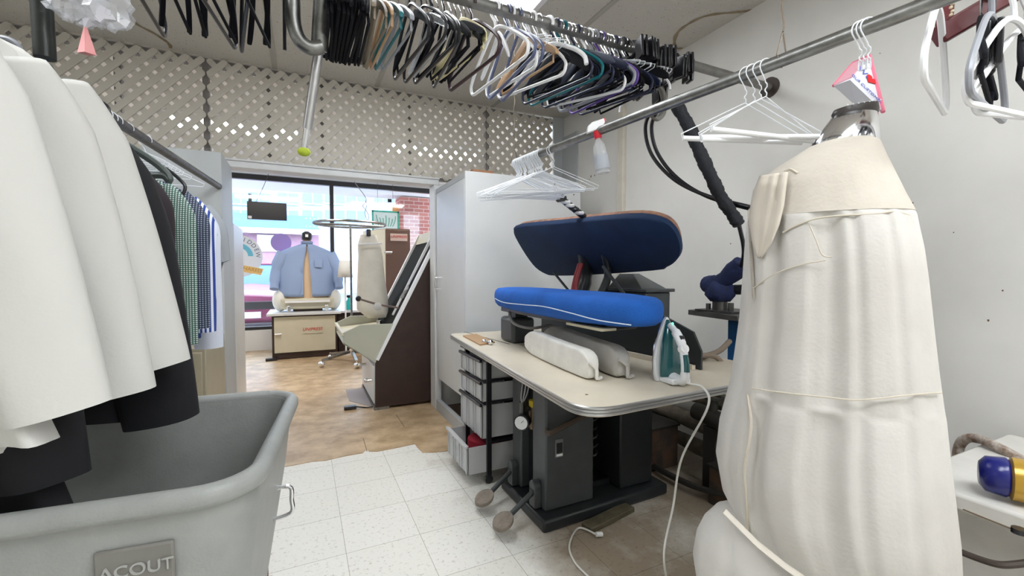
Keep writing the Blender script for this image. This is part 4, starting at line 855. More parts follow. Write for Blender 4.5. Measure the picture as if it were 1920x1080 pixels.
z_ = sn('zip_tape', [(1405, 395), (1406, 420), (1408, 470), (1411, 530), (1413, 560)], .0045, mat('zip_tape', (.5, .46, .4), .8))
zt = MB()
for i in range(46):
    v = front(1404+.2*i, 396+3.6*i, .008); zt.beam(v-rr_*.004, v+rr_*.004, .0016, .0014)
obj('zip_teeth', zt, mat('zip_metal', (.45, .42, .38), .35, .8), z_)
sn('drawstring', [(1402, 740), (1408, 800), (1396, 880), (1400, 940), (1402, 1000)], .0035)
obj('strap', MB().tube([at(px, py, D=DF-.17-.02*i) for i, (px, py) in enumerate(((1358, 958), (1385, 985), (1420, 1020), (1470, 1060), (1520, 1095)))], .012, 8, sq=.35), mat('strap_tape', (.55, .51, .44), .8), t)
# neck
na, nb = at(1527, 268, D=DF), at(1640, 268, D=DF); ta, tb2 = at(1572, 205, D=DF), at(1642, 205, D=DF)
def ell(a, b, k=.8, dz=0, n=32): c = (a+b)/2; h = (b-a)/2; return [c+h*cos(q)+dd_*(h.length*k*sin(q))+Vector((0, 0, dz)) for q in [2*pi*i/n for i in range(n)]]
obj('chrome_neck', MB().loft([ell(na-Vector((0, 0, .02)), nb-Vector((0, 0, .02)), .8), ell(na, nb, .8), ell(at(1548, 240, D=DF), at(1641, 240, D=DF)), ell(ta, tb2, .55)]), CHROME, t, ang=60)
nbn = obj('neck_band', MB().loft([ell(at(1565, 222, D=DF), at(1643, 213, D=DF), .6), ell(at(1562, 214, D=DF), at(1645, 205, D=DF), .6), ell(at(1566, 206, D=DF), at(1643, 194, D=DF), .6), ell(at(1575, 203, D=DF), at(1635, 195, D=DF), .6)]), mat('dark_band', (.035, .028, .025), .45), t, ang=50)
fl = MB()
for i in range(7): v = at(1572+10*i, 205-1.5*i, D=DF)-dd_*.034; fl.ball(v, .0022, 6)
obj('band_flecks', fl, WHITEP, nbn)
# ------------------------------------------------------------------ white press base, tube and bottle at right
t = thing('spotting_board', 'white enamelled pressing board with curved arm tube at the right edge', 'machine', (1.9, .35, 0))
we = mat('white_enamel_worn', (.72, .70, .66), .4, var=.08, vs_=12)
TZ = .64
obj('board', MB().box(1.62, 2.40, -.35, .66, TZ-.05, TZ), we, t, bevel=.01)
obj('seam', MB().beam(at(1806, 955, Z=TZ+.001), at(1925, 1003, Z=TZ+.001), .004, .002), hm, t)
obj('cabinet', MB().box(1.70, 2.36, -.3, .58, .01, TZ-.05), we, t, bevel=.01)
obj('arm_tube', MB().tube(smooth_pts([at(1800, 900, D=1.62), at(1796, 850, D=1.62), at(1806, 826, D=1.60), at(1830, 822, D=1.56), at(1870, 838, D=1.48), at(1930, 872, D=1.40), at(2000, 920, D=1.3)], 6), .016, 12), mat('chipped_white_tube', (.70, .66, .60), .45, col2=(.2, .12, .08), vs_=30), t, ang=70)
obj('knob', MB().cyl(at(1911, 1000, Z=TZ), at(1911, 1000, Z=TZ)+Vector((0, 0, .012)), .014, 10), BLACK, t)
obj('hose', MB().tube(smooth_pts([at(1790, 1030, D=1.22), at(1830, 1046, D=1.18), at(1870, 1058, D=1.14), at(1905, 1058, D=1.12), at(1960, 1050, D=1.1)], 6), .009, 8), mat('brown_rubber', (.08, .06, .05), .5), t)
a, b = at(1815, 880, Z=TZ+.06), at(1935, 905, Z=TZ+.06)
bt_ = thing('detergent_bottle', 'gold bottle with a dark blue cap lying on the white board', 'bottle', (b.x, b.y, TZ))
dv = (b-a).normalized()
a = a+dv*.02
obj('bottle', MB().tube([a+dv*.055, a+dv*.06, a+dv*.25, a+dv*.27], [.045, .056, .056, .03], 20, sq=1.0), mat('gold_plastic', (.50, .30, .04), .25, .3), bt_, ang=60)
obj('cap', MB().tube([a-dv*.0, a+dv*.012, a+dv*.05, a+dv*.058], [.03, .046, .052, .045], 20), mat('navy_plastic', (.008, .012, .16), .25), bt_, ang=60)
c2 = at(1800, 868, Z=TZ+.03)
b2_ = thing('small_blue_bottle', 'small dark blue bottle behind the gold bottle on the white board', 'bottle', (c2.x, c2.y, TZ))
obj('body', MB().tube([(c2.x+.06, c2.y+.10, TZ+.032), (c2.x-.06, c2.y+.14, TZ+.032)], .030, 16), mat('navy_plastic', (.008, .012, .16), .25), b2_, bevel=.004)
obj('cap', MB().tube([(c2.x+.085, c2.y+.09, TZ+.032), (c2.x+.06, c2.y+.10, TZ+.032)], .022, 16), mat('navy_plastic', (.008, .012, .16), .25), b2_)
# ------------------------------------------------------------------ rails
PY, PZ = 1.64, 2.31
t = thing('overhead_rail', 'thick steel pipe rail overhead ending in a dark wall flange, crowded with hangers', 'rail', (.5, PY, PZ))
obj('pipe', MB().cyl((-1.6, PY, PZ), (XR-.01, PY+.02, PZ), .023, 18), mat('grey_iron_pipe', (.24, .235, .225), .45, .5, var=.25, vs_=20), t)
obj('wall_flange', MB().cyl((XR-.016, PY+.02, PZ), (XR, PY+.02, PZ), .055, 24), mat('dark_flange', (.05, .035, .03), .6), t)
for x in (-1.2, -.6): obj('drop_rod', MB().cyl((x, PY, PZ), (x, PY, H), .006, 8), DSTEEL, t)
R2 = [Vector((1.175, .40, 1.80)), Vector((.985, 2.02, 1.80))]
t = thing('wall_side_rail', 'long steel rail sloping away in view, hung on twisted wires, with white wire hangers', 'rail', (1.1, 1.2, 1.8))
obj('pipe', MB().cyl(R2[0], R2[1], .0165, 18), STEEL, t)
def r2at(px, py=None):  # point on rail 2 below image column px
    best = None
    for i in range(401):
        p_ = R2[0].lerp(R2[1], i/400); v = p_-Vector((0, 0, CH)); x_ = 960+FPX*v.dot(RT)/v.dot(FW)
        if best is None or abs(x_-px) < best[0]: best = (abs(x_-px), p_)
    return best[1]
for px, q in ((1466, (1478, 0)), (935, (926, 150))):
    p_ = r2at(px); top_ = Vector((p_.x+.0, p_.y+.0, H))
    obj('twisted_wire', MB().tube([p_+Vector((0, 0, -.018)), p_+Vector((.02, 0, .01)), p_+Vector((.004, 0, .07))], .002, 5).tube([p_+Vector((0, 0, -.018)), p_+Vector((-.02, 0, .01)), p_+Vector((.0, 0, .07))], .002, 5).tube([p_.lerp(top_, f)+Vector((.003*cos(f*60), .003*sin(f*60), .0)) for f in [.07+.93*i/80 for i in range(81)]], .0025, 5), mat('rusty_wire', (.22, .18, .14), .6, .5), t)
RL = lambda y: Vector((-.615+.1*(y-1.93), y, 1.80))
t = thing('garment_rail', 'steel rail at left carrying the white jackets and striped shirts', 'rail', (-.65, 1.9, 1.8))
obj('pipe', MB().cyl(RL(.55), RL(3.375), .019, 18), DSTEEL, t)
obj('drop_pole', MB().cyl((-.565, 1.50, 1.78), (-.585, 1.50, H), .021, 16), mat('black_pole', (.03, .033, .03), .4, .5, var=.3), t)
pb = mat('clear_film', (.85, .86, .90), .1, alpha=.30, spec=.8); pb2 = mat('white_film', (.75, .74, .8), .3, alpha=.85)
t = thing('plastic_bag', 'crumpled clear plastic bag with a pink tassel tied on the black pole', 'bag', (-.54, 1.46, 1.95))
def crumple(c, r, seed, n=18, m=10, sx=1, sz=1):
    rnd = random.Random(seed); b_ = MB(); rings = []
    for i in range(m+1):
        f = .03+.94*i/m; rings.append([Vector(c)+Vector((r*sx*sin(pi*f)*cos(2*pi*k/n), r*sx*sin(pi*f)*sin(2*pi*k/n), -r*sz*cos(pi*f)))*(1+rnd.uniform(-.28, .28)) for k in range(n)])
    return b_.loft(rings)
obj('film', crumple(at(195, 5, Y=1.44), .055, 3, sx=1.0), pb, t, ang=15); obj('film', crumple(at(140, 3, Y=1.45), .045, 5, sx=1.2), pb, t, ang=15)
q = [at(px, py, Y=1.40) for px, py in ((182, 5), (205, 18), (218, 38), (195, 35), (187, 42), (178, 30))]
obj('white_scrap', MB().prism(q, (0, .008, .0)), pb2, t)
q = [at(px, py, Y=1.44) for px, py in ((162, 54), (172, 101), (153, 101))]
obj('pink_tassel', MB().loft([[at(160, 50, Y=1.44)+Vector((.003*cos(a), .003*sin(a), 0)) for a in (0, 1.57, 3.14, 4.71)], [at(163, 101, Y=1.44)+Vector((.018*cos(a), .012*sin(a), 0)) for a in (0, 1.57, 3.14, 4.71)]]), mat('pink_plastic', (.9, .38, .38), .5), t)
obj('knot', MB().loft([[at(172, 38, Y=1.44)+Vector((.018*cos(a), .012*sin(a), 0)) for a in (0, 1.57, 3.14, 4.71)], [at(160, 52, Y=1.44)+Vector((.003*cos(a), .003*sin(a), 0)) for a in (0, 1.57, 3.14, 4.71)]]), pb2, t)
# chrome reach pole and hooked grey conduits on the overhead rail
t = thing('reach_pole', 'chrome telescopic pole with a yellow-green tip hanging from the hanger rail', 'pole', (.06, 1.75, 1.68))
a = at(598, 92, Y=1.66); b = at(570, 282, Y=1.74); c0_ = at(606, -40, Y=1.60); m_ = a.lerp(b, .78)
obj('outer_tube', MB().cyl(a, m_, .0155, 16), mat('pole_steel', (.55, .55, .56), .28, 1), t); obj('inner_tube', MB().cyl(m_, b, .0105, 16), CHROME, t)
obj('thick_tube', MB().cyl(c0_, a+(a-c0_)*.02, .026, 18), STEEL, t)
obj('tip', MB().ball(b-Vector((0, 0, .005)), .022, 14, 1, 1, .7), mat('tennis_yellow', (.50, .62, .05), .8), t)
q = [at(px, py, Y=1.57) for px, py in ((548, -60), (549, 0), (551, 45), (562, 75), (582, 90), (604, 88))]
obj('bent_tube', MB().tube(smooth_pts(q, 6), .022, 16), STEEL, t, ang=70)
t = thing('pipe_hook', 'grey bent pipe hook hanging at the right end of the hanger rail', 'hook', (1.6, 1.66, 2.2))
q = [at(px, py, Y=1.70) for px, py in ((1222, 100), (1228, 150), (1240, 168), (1245, 190), (1243, 212), (1232, 222), (1222, 214))]
obj('tube', MB().tube(smooth_pts([Vector((q[0].x, PY, PZ))]+q[1:], 6), .015, 14), mat('grey_conduit', (.26, .25, .23), .5, .4), t, ang=70)
# ------------------------------------------------------------------ hangers
def h_tubular(name, label, m, bar=True, w_=.205, r=.0058, hookm=None, drop=.26, grp=None, flat=1.0):
    t = thing(name, label, 'hanger', (0, 0, 0), grp)
    R = .030
    hk = [(R*cos(a), 0, R*sin(a)) for a in [radians(k) for k in range(205, -40, -20)]]+[(.006, 0, -.045), (0, 0, -.075)]
    obj('hook', MB().tube(hk, .0032 if hookm else r*.85, 8), hookm or m, t)
    sh = smooth_pts([(0, 0, -.075), (-.05, 0, -.095), (-w_*.75, 0, -.155), (-w_*.97, 0, -.195), (-w_, 0, -.225), (-w_*.93, 0, -drop-.012), (-w_*.8, 0, -drop-.015)]+([(0, 0, -drop-.015), (w_*.8, 0, -drop-.015)] if bar else []), 5)
    if bar:
        full = smooth_pts([(0, 0, -.075), (-.05, 0, -.095), (-w_*.75, 0, -.175), (-w_*.97, 0, -.222), (-w_, 0, -.248), (-w_*.93, 0, -drop-.012), (-w_*.7, 0, -drop-.015), (0, 0, -drop-.015), (w_*.7, 0, -drop-.015), (w_*.93, 0, -drop-.012), (w_, 0, -.248), (w_*.97, 0, -.222), (w_*.75, 0, -.175), (.05, 0, -.095)], 4, True)
        obj('frame', MB().tube(full, r, 8, closed=True, sq=flat, up=(0, 1, 0)), m, t)
    else:
        full = smooth_pts([(-w_, 0, -.235), (-w_*.93, 0, -.195), (-w_*.6, 0, -.14), (0, 0, -.085), (w_*.6, 0, -.14), (w_*.93, 0, -.195), (w_, 0, -.235)], 4)
        obj('frame', MB().tube(full, r, 8, sq=flat, up=(0, 1, 0)), m, t)
    return t
def h_flat(name, label, m, hookm=CHROME, w_=.205, th=.010, hh=.026, bar=True, grp=None):
    t = thing(name, label, 'hanger', (0, 0, 0), grp); R = .030
    hk = [(R*cos(a), 0, R*sin(a)) for a in [radians(k) for k in range(205, -40, -20)]]+[(.006, 0, -.045), (0, 0, -.085)]
    obj('hook', MB().tube(hk, .0026, 6), hookm, t)
    rings = []
    for i in range(21):
        f = -1+i/10; x = w_*f; z = -.098-.135*abs(f)**1.15; h2 = hh*(1+.35*(1-abs(f)))*(.55 if abs(f) == 1 else 1); y = .02*abs(f)**2
        rings.append([(x, y-th/2, z-h2/2), (x, y+th/2, z-h2/2), (x, y+th/2, z+h2/2), (x, y-th/2, z+h2/2)])
    obj('shoulder_bar', MB().loft(rings), m, t, bevel=.003, ang=50)
    if bar: obj('trouser_bar', MB().tube([(-w_*.86, .015, -.22), (-w_*.84, .012, -.255), (w_*.84, .012, -.255), (w_*.86, .015, -.22)], .005, 8), m, t)
    return t
def h_clip(name, label, m=BLACK, w_=.17, grp=None):
    t = thing(name, label, 'hanger', (0, 0, 0), grp); R = .032
    hk = [(R*cos(a), 0, R*sin(a)) for a in [radians(k) for k in range(200, -35, -20)]]+[(.008, 0, -.045), (0, 0, -.075)]
    obj('hook', MB().tube(hk, .0065, 8), m, t)
    obj('bar', MB().tube([(-w_, 0, -.085), (w_, 0, -.085)], .010, 8).box(-.03, .03, -.006, .006, -.095, -.065), m, t)
    for s in (-1, 1):
        c = obj('clip', MB().box(s*w_*.9-.030, s*w_*.9+.030, -.016, -.004, -.150, -.055).box(s*w_*.9-.030, s*w_*.9+.030, .004, .016, -.150, -.055), m, t, bevel=.003)
        obj('spring_clip', MB().tube([(s*w_*.9-.012, 0, -.09), (s*w_*.9, -.014, -.075), (s*w_*.9+.012, 0, -.09)], .002, 6), CHROME, c)
    return t
def h_wire(name, label, m=WIREW, w_=.20, grp=None, drop=.17, tube_=False, r=.0016):
    t = thing(name, label, 'hanger', (0, 0, 0), grp); R = .022
    hk = [(R*cos(a), 0, R*sin(a)) for a in [radians(k) for k in range(200, -50, -20)]]+[(.004, 0, -.035)]+[(.003*cos(k*1.6), .003*sin(k*1.6), -.04-.006*k) for k in range(7)]
    obj('hook', MB().tube(hk, r, 6), m, t)
    zt_ = -.078
    full = [(0, 0, zt_), (-w_*.9, 0, -drop+.015), (-w_, 0, -drop+.006), (-w_*.97, 0, -drop-.006), (w_*.97, 0, -drop-.006), (w_, 0, -drop+.006), (w_*.9, 0, -drop+.015)]
    obj('frame', MB().tube(full, r, 6, closed=True, up=(0, 1, 0)), m, t)
    if tube_: obj('card_tube', MB().cyl((-w_*.96, 0, -drop-.006), (w_*.96, 0, -drop-.006), .0075, 10), WHITEP, t)
    return t
M_ = {'navy': mat('navy_plastic_hanger', (.01, .015, .045), .3), 'white': WHITEP, 'slate': mat('slate_plastic', (.10, .12, .22), .35), 'teal': mat('teal_plastic', (.0, .13, .16), .3),
      'grey': mat('grey_plastic', (.30, .31, .34), .4), 'maroon': mat('maroon_plastic', (.035, .01, .015), .35), 'wood': mat('pale_wood', (.55, .34, .18), .45, var=.2, vs_=20), 'tan': mat('taupe_plastic', (.22, .18, .13), .5),
      'cream': mat('cream_plastic', (.75, .66, .36), .5), 'purple': mat('purple_plastic', (.10, .04, .28), .4), 'clear': mat('clear_hanger', (.7, .72, .75), .08, alpha=.55, coat=1), 'dgreen': mat('grey_green_plastic', (.06, .075, .07), .4)}
protos = {}
def hanger(kind, color, label, pos, yaw=0, tilt=0, roll=0, group=None, **kw):
    key = (kind, color, tuple(sorted(kw.items())))
    nm = {'tub': 'tubular_hanger', 'flat': 'flat_hanger', 'clip': 'clip_hanger', 'wire': 'wire_hanger', 'trs': 'trouser_hanger', 'open': 'open_hanger'}[kind]
    if key not in protos:
        if kind == 'tub': o = h_tubular(nm, label, M_.get(color, BLACK), **kw)
        elif kind == 'open': o = h_tubular(nm, label, M_.get(color, BLACK), bar=False, **kw)
        elif kind == 'flat': o = h_flat(nm, label, M_.get(color, BLACKM), **kw)
        elif kind == 'clip': o = h_clip(nm, label, M_.get(color, BLACK), **kw)
        elif kind == 'wire': o = h_wire(nm, label, **kw)
        elif kind == 'trs': o = h_wire(nm, label, tube_=True, **kw)
        protos[key] = o
    else: o = dup(protos[key])
    o['label'] = label
    if group: o['group'] = group
    elif 'group' in o: del o['group']
    # local x = width; hang with the width along world Y when yaw = 0
    o.matrix_world = Matrix.Translation(Vector(pos)) @ Matrix.Rotation(radians(90+yaw), 4, 'Z') @ Matrix.Rotation(radians(tilt), 4, 'Y') @ Matrix.Rotation(radians(roll), 4, 'X')
    return o
HZ = PZ-.004
rnd = random.Random(11)
def on(x): return (x, PY+.02*(x+1.6)/4, HZ)
# left bunch
G = 'black hangers bunched left of the grey bent tube'
for i, x in enumerate((-.40, -.36, -.31, -.285, -.26, -.225, -.20, -.18, -.15, -.125, -.10, -.085)):
    hanger(*(('tub', 'black') if i in (0, 5, 8) else ('flat', 'black')), 'black plastic hanger in the loose bunch left of the grey bent tube', on(x), rnd.uniform(-9, 9), rnd.uniform(-5, 5), group=G, **({} if i in (0, 5, 8) else dict(th=.015, hh=.03, bar=i % 2 == 0)))
hanger('open', 'black', 'single thin black hanger just left of the grey bent tube', on(-.035), 2, 0, r=.006)
G = 'black velvet hangers packed right of the chrome pole'
for i in range(10): hanger('flat', 'black', 'black velvet hanger in the tight row right of the chrome pole', on(.105+.013*i), rnd.uniform(-3, 3), rnd.uniform(-3, 3), group=G)
hanger('flat', 'tan', 'taupe flat hanger left of the teal one, the darker of two', on(.245), -3, 2)
hanger('flat', 'tan', 'taupe flat hanger touching the teal one', on(.262), 4, -2)
hanger('flat', 'wood', 'pale wooden hanger just left of the teal hanger', on(.282), 3, 0)
hanger('flat', 'teal', 'teal hanger left of the wide grey one', on(.305), 5, 0, th=.014, hh=.028)
hanger('flat', 'grey', 'wide light grey hanger right of the teal one', on(.335), 6, 0, th=.016, hh=.026)
G = 'black hangers between the grey hanger and the maroon one'
for i in range(7): hanger('flat' if i % 2 else 'tub', 'black', 'black hanger between the wide grey hanger and the maroon one', on(.375+.022*i), rnd.uniform(-4, 8), rnd.uniform(-4, 4), group=G)
hanger('flat', 'clear', 'shiny clear plastic hanger among black ones', on(.455), 5, 0, th=.012)
for i in range(4): hanger('flat', 'black', 'black hanger between the wide grey hanger and the maroon one', on(.535+.02*i), rnd.uniform(0, 8), rnd.uniform(-4, 4), group=G)
hanger('flat', 'cream', 'cream yellow hanger nearly hidden between black ones', on(.575), 12, 0, th=.006, hh=.05)
hanger('tub', 'maroon', 'dark maroon tubular hanger left of the gap', on(.62), 8, 0, r=.0075)
hanger('tub', 'white', 'white plastic hanger right of the gap, first of the pale ones', on(.72), 10, 3, r=.0065)
hanger('flat', 'white', 'short white flat hanger head beside the first white hanger', on(.735), 4, 0, w_=.12, bar=False)
hanger('tub', 'slate', 'blue-grey plastic hanger between two white ones', on(.775), 2, 4, r=.0065)
hanger('tub', 'white', 'white plastic hanger between two blue-grey ones', on(.79), 5, -3, r=.0065)
hanger('tub', 'slate', 'blue-grey plastic hanger touching the pale wooden one', on(.825), -2, 3, r=.0065)
hanger('flat', 'wood', 'large pale wooden hanger in the middle of the rail', on(.865), 10, 2, th=.018, hh=.03)
hanger('tub', 'white', 'white plastic hanger hooked over the large wooden one', on(.885), 16, -3, r=.0065)
G = 'thin wire hooks beside the large wooden hanger'
for i in range(5): hanger('wire', 'w', 'thin white wire hanger beside the large wooden hanger', on(.845+.018*i if i else .84), rnd.uniform(0, 9), 0, group=G)
hanger('flat', 'black', 'black flat hanger directly right of the large wooden one', on(.915), 14, 0, th=.016, hh=.028)
hanger('open', 'white', 'white hanger head right of the black flat hanger', on(.965), 18, 0, r=.009)
G = 'navy and black hangers in the thick middle cluster'
for i in range(20):
    hanger('flat', ('navy', 'black', 'black')[i % 3], 'dark hanger in the thick cluster over the spray bottle', on(1.0+.021*i), rnd.uniform(4, 26), rnd.uniform(-6, 6), group=G, hh=.040) if i % 5 else hanger('tub', 'navy', 'dark tubular hanger in the thick cluster over the spray bottle', on(1.0+.021*i), 15, 0, group='dark tubular hangers in the thick middle cluster')
hanger('tub', 'teal', 'teal tubular hanger at the left side of the dark cluster', on(1.035), 18, 2)
hanger('tub', 'white', 'white tubular hanger crossing the front of the dark cluster', on(1.17), 22, -4)
hanger('tub', 'purple', 'purple hanger inside the dark cluster', on(1.24), 10, 2)
hanger('tub', 'grey', 'grey tubular hanger over the dark cluster', on(1.20), 18, 2, r=.008)
G = 'white wire hangers strung along the right of the hanger rail'
for i in range(9): hanger('wire', 'w', 'white wire hanger with its hook showing at the right of the rail', on(1.30+.024*i), rnd.uniform(-6, 6), 0, group=G)
G = 'black clip hangers at the right end of the rail'
for i in range(10): hanger('clip', 'black', 'black trouser hanger with clips at the right end of the rail', on(1.36+.032*i+(.06 if i > 7 else 0)), rnd.uniform(-25, 25), rnd.uniform(-8, 8), group=G, w_=.16)
hanger('open', 'white', 'white open hanger in front of the black clip hangers', on(1.50), 4, 0, w_=.16)
# rail 2
def on2(px, dz=.0): v = r2at(px); return (v.x, v.y, v.z-.004+dz)
G = 'white wire hangers bunched at the far end of the rail'
for i in range(24):
    v = R2[1].lerp(R2[0], .012+.0058*i); hanger('wire', 'w', 'white wire hanger in the dense bunch at the far rail end', (v.x, v.y, v.z-.002), 58+rnd.uniform(-9, 9), rnd.uniform(-5, 4), group=G, r=.0026)
v = R2[1].lerp(R2[0], .20)
for i in range(2): hanger('wire', 'w', ('left', 'right')[1-i]+' one of two white wire hangers hanging just right of the dense bunch', (v.x, v.y+.02*i, v.z-.002), 62+6*i, 0, group='pair of wire hangers right of the bunch')
G = 'wire trouser hangers with white card tubes'
for i in range(4):
    v = r2at(1402+12*i); hanger('trs', 'w', ('first', 'second', 'third', 'fourth')[i]+' from the left of four wire hangers with white card tubes', (v.x, v.y, v.z-.002), (58, 72, 63, 76)[i], (-4, 3, 0, -2)[i], group=G, w_=.165, drop=.175)
# small spray bottle hung on the rail
v = r2at(1113); t = thing('trigger_spray', 'clear spray bottle with a white and red trigger hooked on the rail', 'bottle', (v.x-.02, v.y-.02, v.z-.16))
zz = v.z; ox, oy = v.x-.005, v.y-.028
BM = Matrix.Translation((ox, oy, zz)) @ Matrix.Rotation(radians(-25), 4, 'Z') @ Matrix.Rotation(radians(-9), 4, 'Y')
def BO(n_m, mb, m, par=t, **k): mb.v = [BM @ q_ for q_ in mb.v]; return obj(n_m, mb, m, par, **k)
bo = BO('bottle', MB().lathe([(.026, -.165), (.028, -.16), (.026, -.08), (.024, -.06), (.011, -.035), (.011, -.02)], 18), mat('clear_bottle', (.75, .77, .80), .1, alpha=.4), ang=60)
BO('label', MB().lathe([(.0285, -.15), (.0275, -.095)], 18, cap=False), mat('grey_label', (.42, .45, .5), .6), bo)
BO('collar', MB().lathe([(.014, -.03), (.015, -.005), (.011, .0)], 14), mat('red_plastic', (.65, .01, .03), .35))
BO('trigger_head', MB().prism([(-.042, -.011, -.005), (-.034, -.011, .022), (-.015, -.011, .034), (.032, -.011, .042), (.034, -.011, .024), (.012, -.011, .005), (-.015, -.011, .0)], (0, .022, 0)), WHITEP, bevel=.003)
BO('trigger', MB().prism([(.014, -.006, .026), (.032, -.006, .024), (.028, -.006, -.008), (.020, -.006, -.002)], (0, .012, 0)).box(.032, .038, -.007, .007, .028, .042), mat('red_plastic', (.65, .01, .03), .35))
# we love our customer cape on its hangers
wv = [r2at(1614+8*i) for i in range(3)]
for i in range(3): hanger('wire', 'w', ('left', 'middle', 'right')[i]+' of three white wire hooks holding the pink trimmed paper cape', (wv[i].x, wv[i].y, wv[i].z-.002), 66, 0, group='wire hangers inside the pink trimmed cape', drop=.083, w_=.004)
t = thing('paper_cape', 'white paper hanger cape with pink edge, red heart and blue lettering', 'hanger cape', (1.19, .7, 1.65))
A1, B1, C1 = at(1630, 105, D=1.30), at(1594, 150, D=1.24), at(1656, 210, D=1.22)
A2, B2, C2 = at(1600, 118, D=1.40), at(1563, 161, D=1.38), at(1606, 200, D=1.38)
obj('face', MB().loft([[A1, B1, C1], [A2, B2, C2]]), mat('cape_paper', (.78, .78, .82), .6), t)
pe = mat('pink_edge', (.85, .22, .32), .5)
obj('pink_edge', MB().tube([C1, A1, A2, B2], .0055, 6), pe, t); obj('pink_panel', MB().prism([A1, A2, B2, B1.lerp(A1, .1)], Vector((0, 0, .003))), mat('pale_pink', (.85, .42, .50), .5), t)
xd = (C1-B1).normalized(); nrm = (C1-B1).cross(A1-B1).normalized()
if nrm.dot(Vector((0, 0, CH))-B1) < 0: nrm = -nrm
yd = nrm.cross(xd)
if yd.dot(A1-B1) < 0: yd = -yd
def onface(u, v_): return B1+(C1-B1)*u+(A1-B1)*v_+nrm*.002
bl = mat('blue_ink', (.12, .16, .55), .6)
text('lettering', 'OUR CUSTOMER', .0150, bl, t, Matrix.Translation(onface(.40, .14)) @ Matrix((xd, yd, xd.cross(yd))).transposed().to_4x4(), .0004)
text('lettering', 'We', .030, bl, t, Matrix.Translation(onface(.15, .45)) @ Matrix((xd, yd, xd.cross(yd))).transposed().to_4x4(), .0004)
hc_ = onface(.36, .44); hs = .018
hpts = [hc_+xd*(hs*(16*sin(a)**3)/16)+yd*(hs*(13*cos(a)-5*cos(2*a)-2*cos(3*a)-cos(4*a))/15) for a in [2*pi*k/28 for k in range(28)]]
obj('heart', MB().prism(hpts, nrm*.0008), mat('heart_red', (.7, .01, .02), .5), t)
# right edge: maroon rail with hangers
t = thing('maroon_rail', 'maroon painted bar crossing behind the rail end at the top right', 'rail', (1.4, .45, 1.9))
a, b = at(1755, 70, D=1.06), at(1900, -15, D=1.02); d_ = (b-a).normalized()
mar = mat('maroon_paint', (.10, .012, .015), .45)
obj('bar', MB().beam(a, a+d_*.6, .035, .045), mar, t, bevel=.004)
zb = at(1768, 60, D=1.12); obj('upright', MB().beam(at(1770, 48, D=1.10), at(1778, -60, D=1.14), .032, .02), mar, t)
ch = MB()
for i in range(8): ch.ball(at(1783+3*(i % 2), 28-7*i, D=1.03), .004, 8)
obj('bead_chain', ch, mat('gold_beads', (.8, .7, .5), .3, .6), t)
def hfree(kind, color, lab, px, py, D, yaw, tilt=0, **k):
    v = at(px, py, D=D); return hanger(kind, color, lab, (v.x, v.y, v.z), yaw, tilt, **k)
hfree('tub', 'white', 'white plastic hanger alone at the right, left of the black one', 1762, -45, 1.0, 104, 0, r=.007, w_=.17)
hfree('flat', 'black', 'black flat hanger at the right edge beside the lone white one', 1842, -40, 1.0, 104, 0, w_=.17)
hfree('tub', 'grey', 'grey tubular hanger in front of the black one at the right edge', 1862, -35, .96, 98, 0, w_=.17, r=.0065)
hfree('clip', 'black', 'black clip hanger tangled between hangers at the right edge', 1858, 5, 1.0, 112, 8, w_=.06)
hfree('tub', 'white', 'white tubular hanger with wide arms cut by the right picture edge', 1905, -30, .95, 84, 0, w_=.17, r=.0065)
hfree('flat', 'black', 'black flat hanger furthest right, partly cut by the picture edge', 1925, -25, 1.04, 98, 0, w_=.17)
hfree('tub', 'white', 'second white tubular hanger at the right picture edge, lower than its neighbour', 1935, -10, .99, 76, 0, w_=.16, r=.0065)
# ------------------------------------------------------------------ laundry cart
tubm = mat('grey_tub_plastic', (.35, .36, .345), .42, var=.10, vs_=14, bump=.12, bs=180)
tubi = tubm
t = thing('laundry_cart', 'large grey plastic laundry cart with a thick rolled rim at lower left', 'cart', (-.6, 1.3, 0))
cx0, cx1, cy0, cy1, RZ = -1.22, -.045, .955, 1.67, .84
def cring(g, z, r=.10): return [(x, y, z) for x, y in rrect(cx0+g, cx1-g, cy0+g, cy1-g, r, 8)]
shell = MB().loft([cring(.10, .26, .08), cring(.085, .30, .09), cring(.03, .66, .1), cring(.012, RZ-.01, .1), cring(.012, RZ+.002, .1), cring(.030, RZ+.002, .09), cring(.035, RZ-.02, .09), cring(.048, .66, .09), cring(.10, .31, .08), cring(.12, .285, .07)])
obj('tub', shell, tubm, t, ang=50)
rim = cring(.012, RZ-.004, .1)
obj('rim', MB().tube([(x, y, z) for x, y, z in rim], .020, 10, closed=True, sq=1.1), tubm, t, ang=70)
a, b = at(222, 1048, Y=cy0+.02), at(372, 1020, Y=cy0+.02)
pm = mat('taupe_plate', (.23, .22, .20), .5, var=.1)
ny = lambda z: cy0+.012+(RZ-z)*.055
zt2, zb2 = .765, .69; px0, px1 = a.x, b.x
pl = obj('maker_plate', MB().prism([(px0, ny(zb2)+.004, zb2), (px1, ny(zb2)+.004, zb2), (px1, ny(zt2)+.004, zt2), (px0, ny(zt2)+.004, zt2)], (0, -.010, 0)), pm, t, bevel=.004)
text('raised_letters', 'ACOUT', .031, mat('embossed_grey', (.42, .42, .40), .5), pl, facing(((px0+px1)/2+.004, ny(.725)-.008, .725), (1, 0, 0), (0, -.055, 1)), .0015)
for x, y in ((cx0+.16, cy0+.14), (cx1-.13, cy0+.14), (cx0+.16, cy1-.14), (cx1-.13, cy1-.14)):
    cs = obj('caster', MB().cyl((x, y-.015, .05), (x, y+.015, .05), .05, 18), BLACK, t); obj('fork', MB().box(x-.012, x+.012, y-.025, y-.018, .04, .16).box(x-.012, x+.012, y+.018, y+.025, .04, .16).box(x-.012, x+.012, y-.025, y+.025, .11, .16), STEEL, cs)
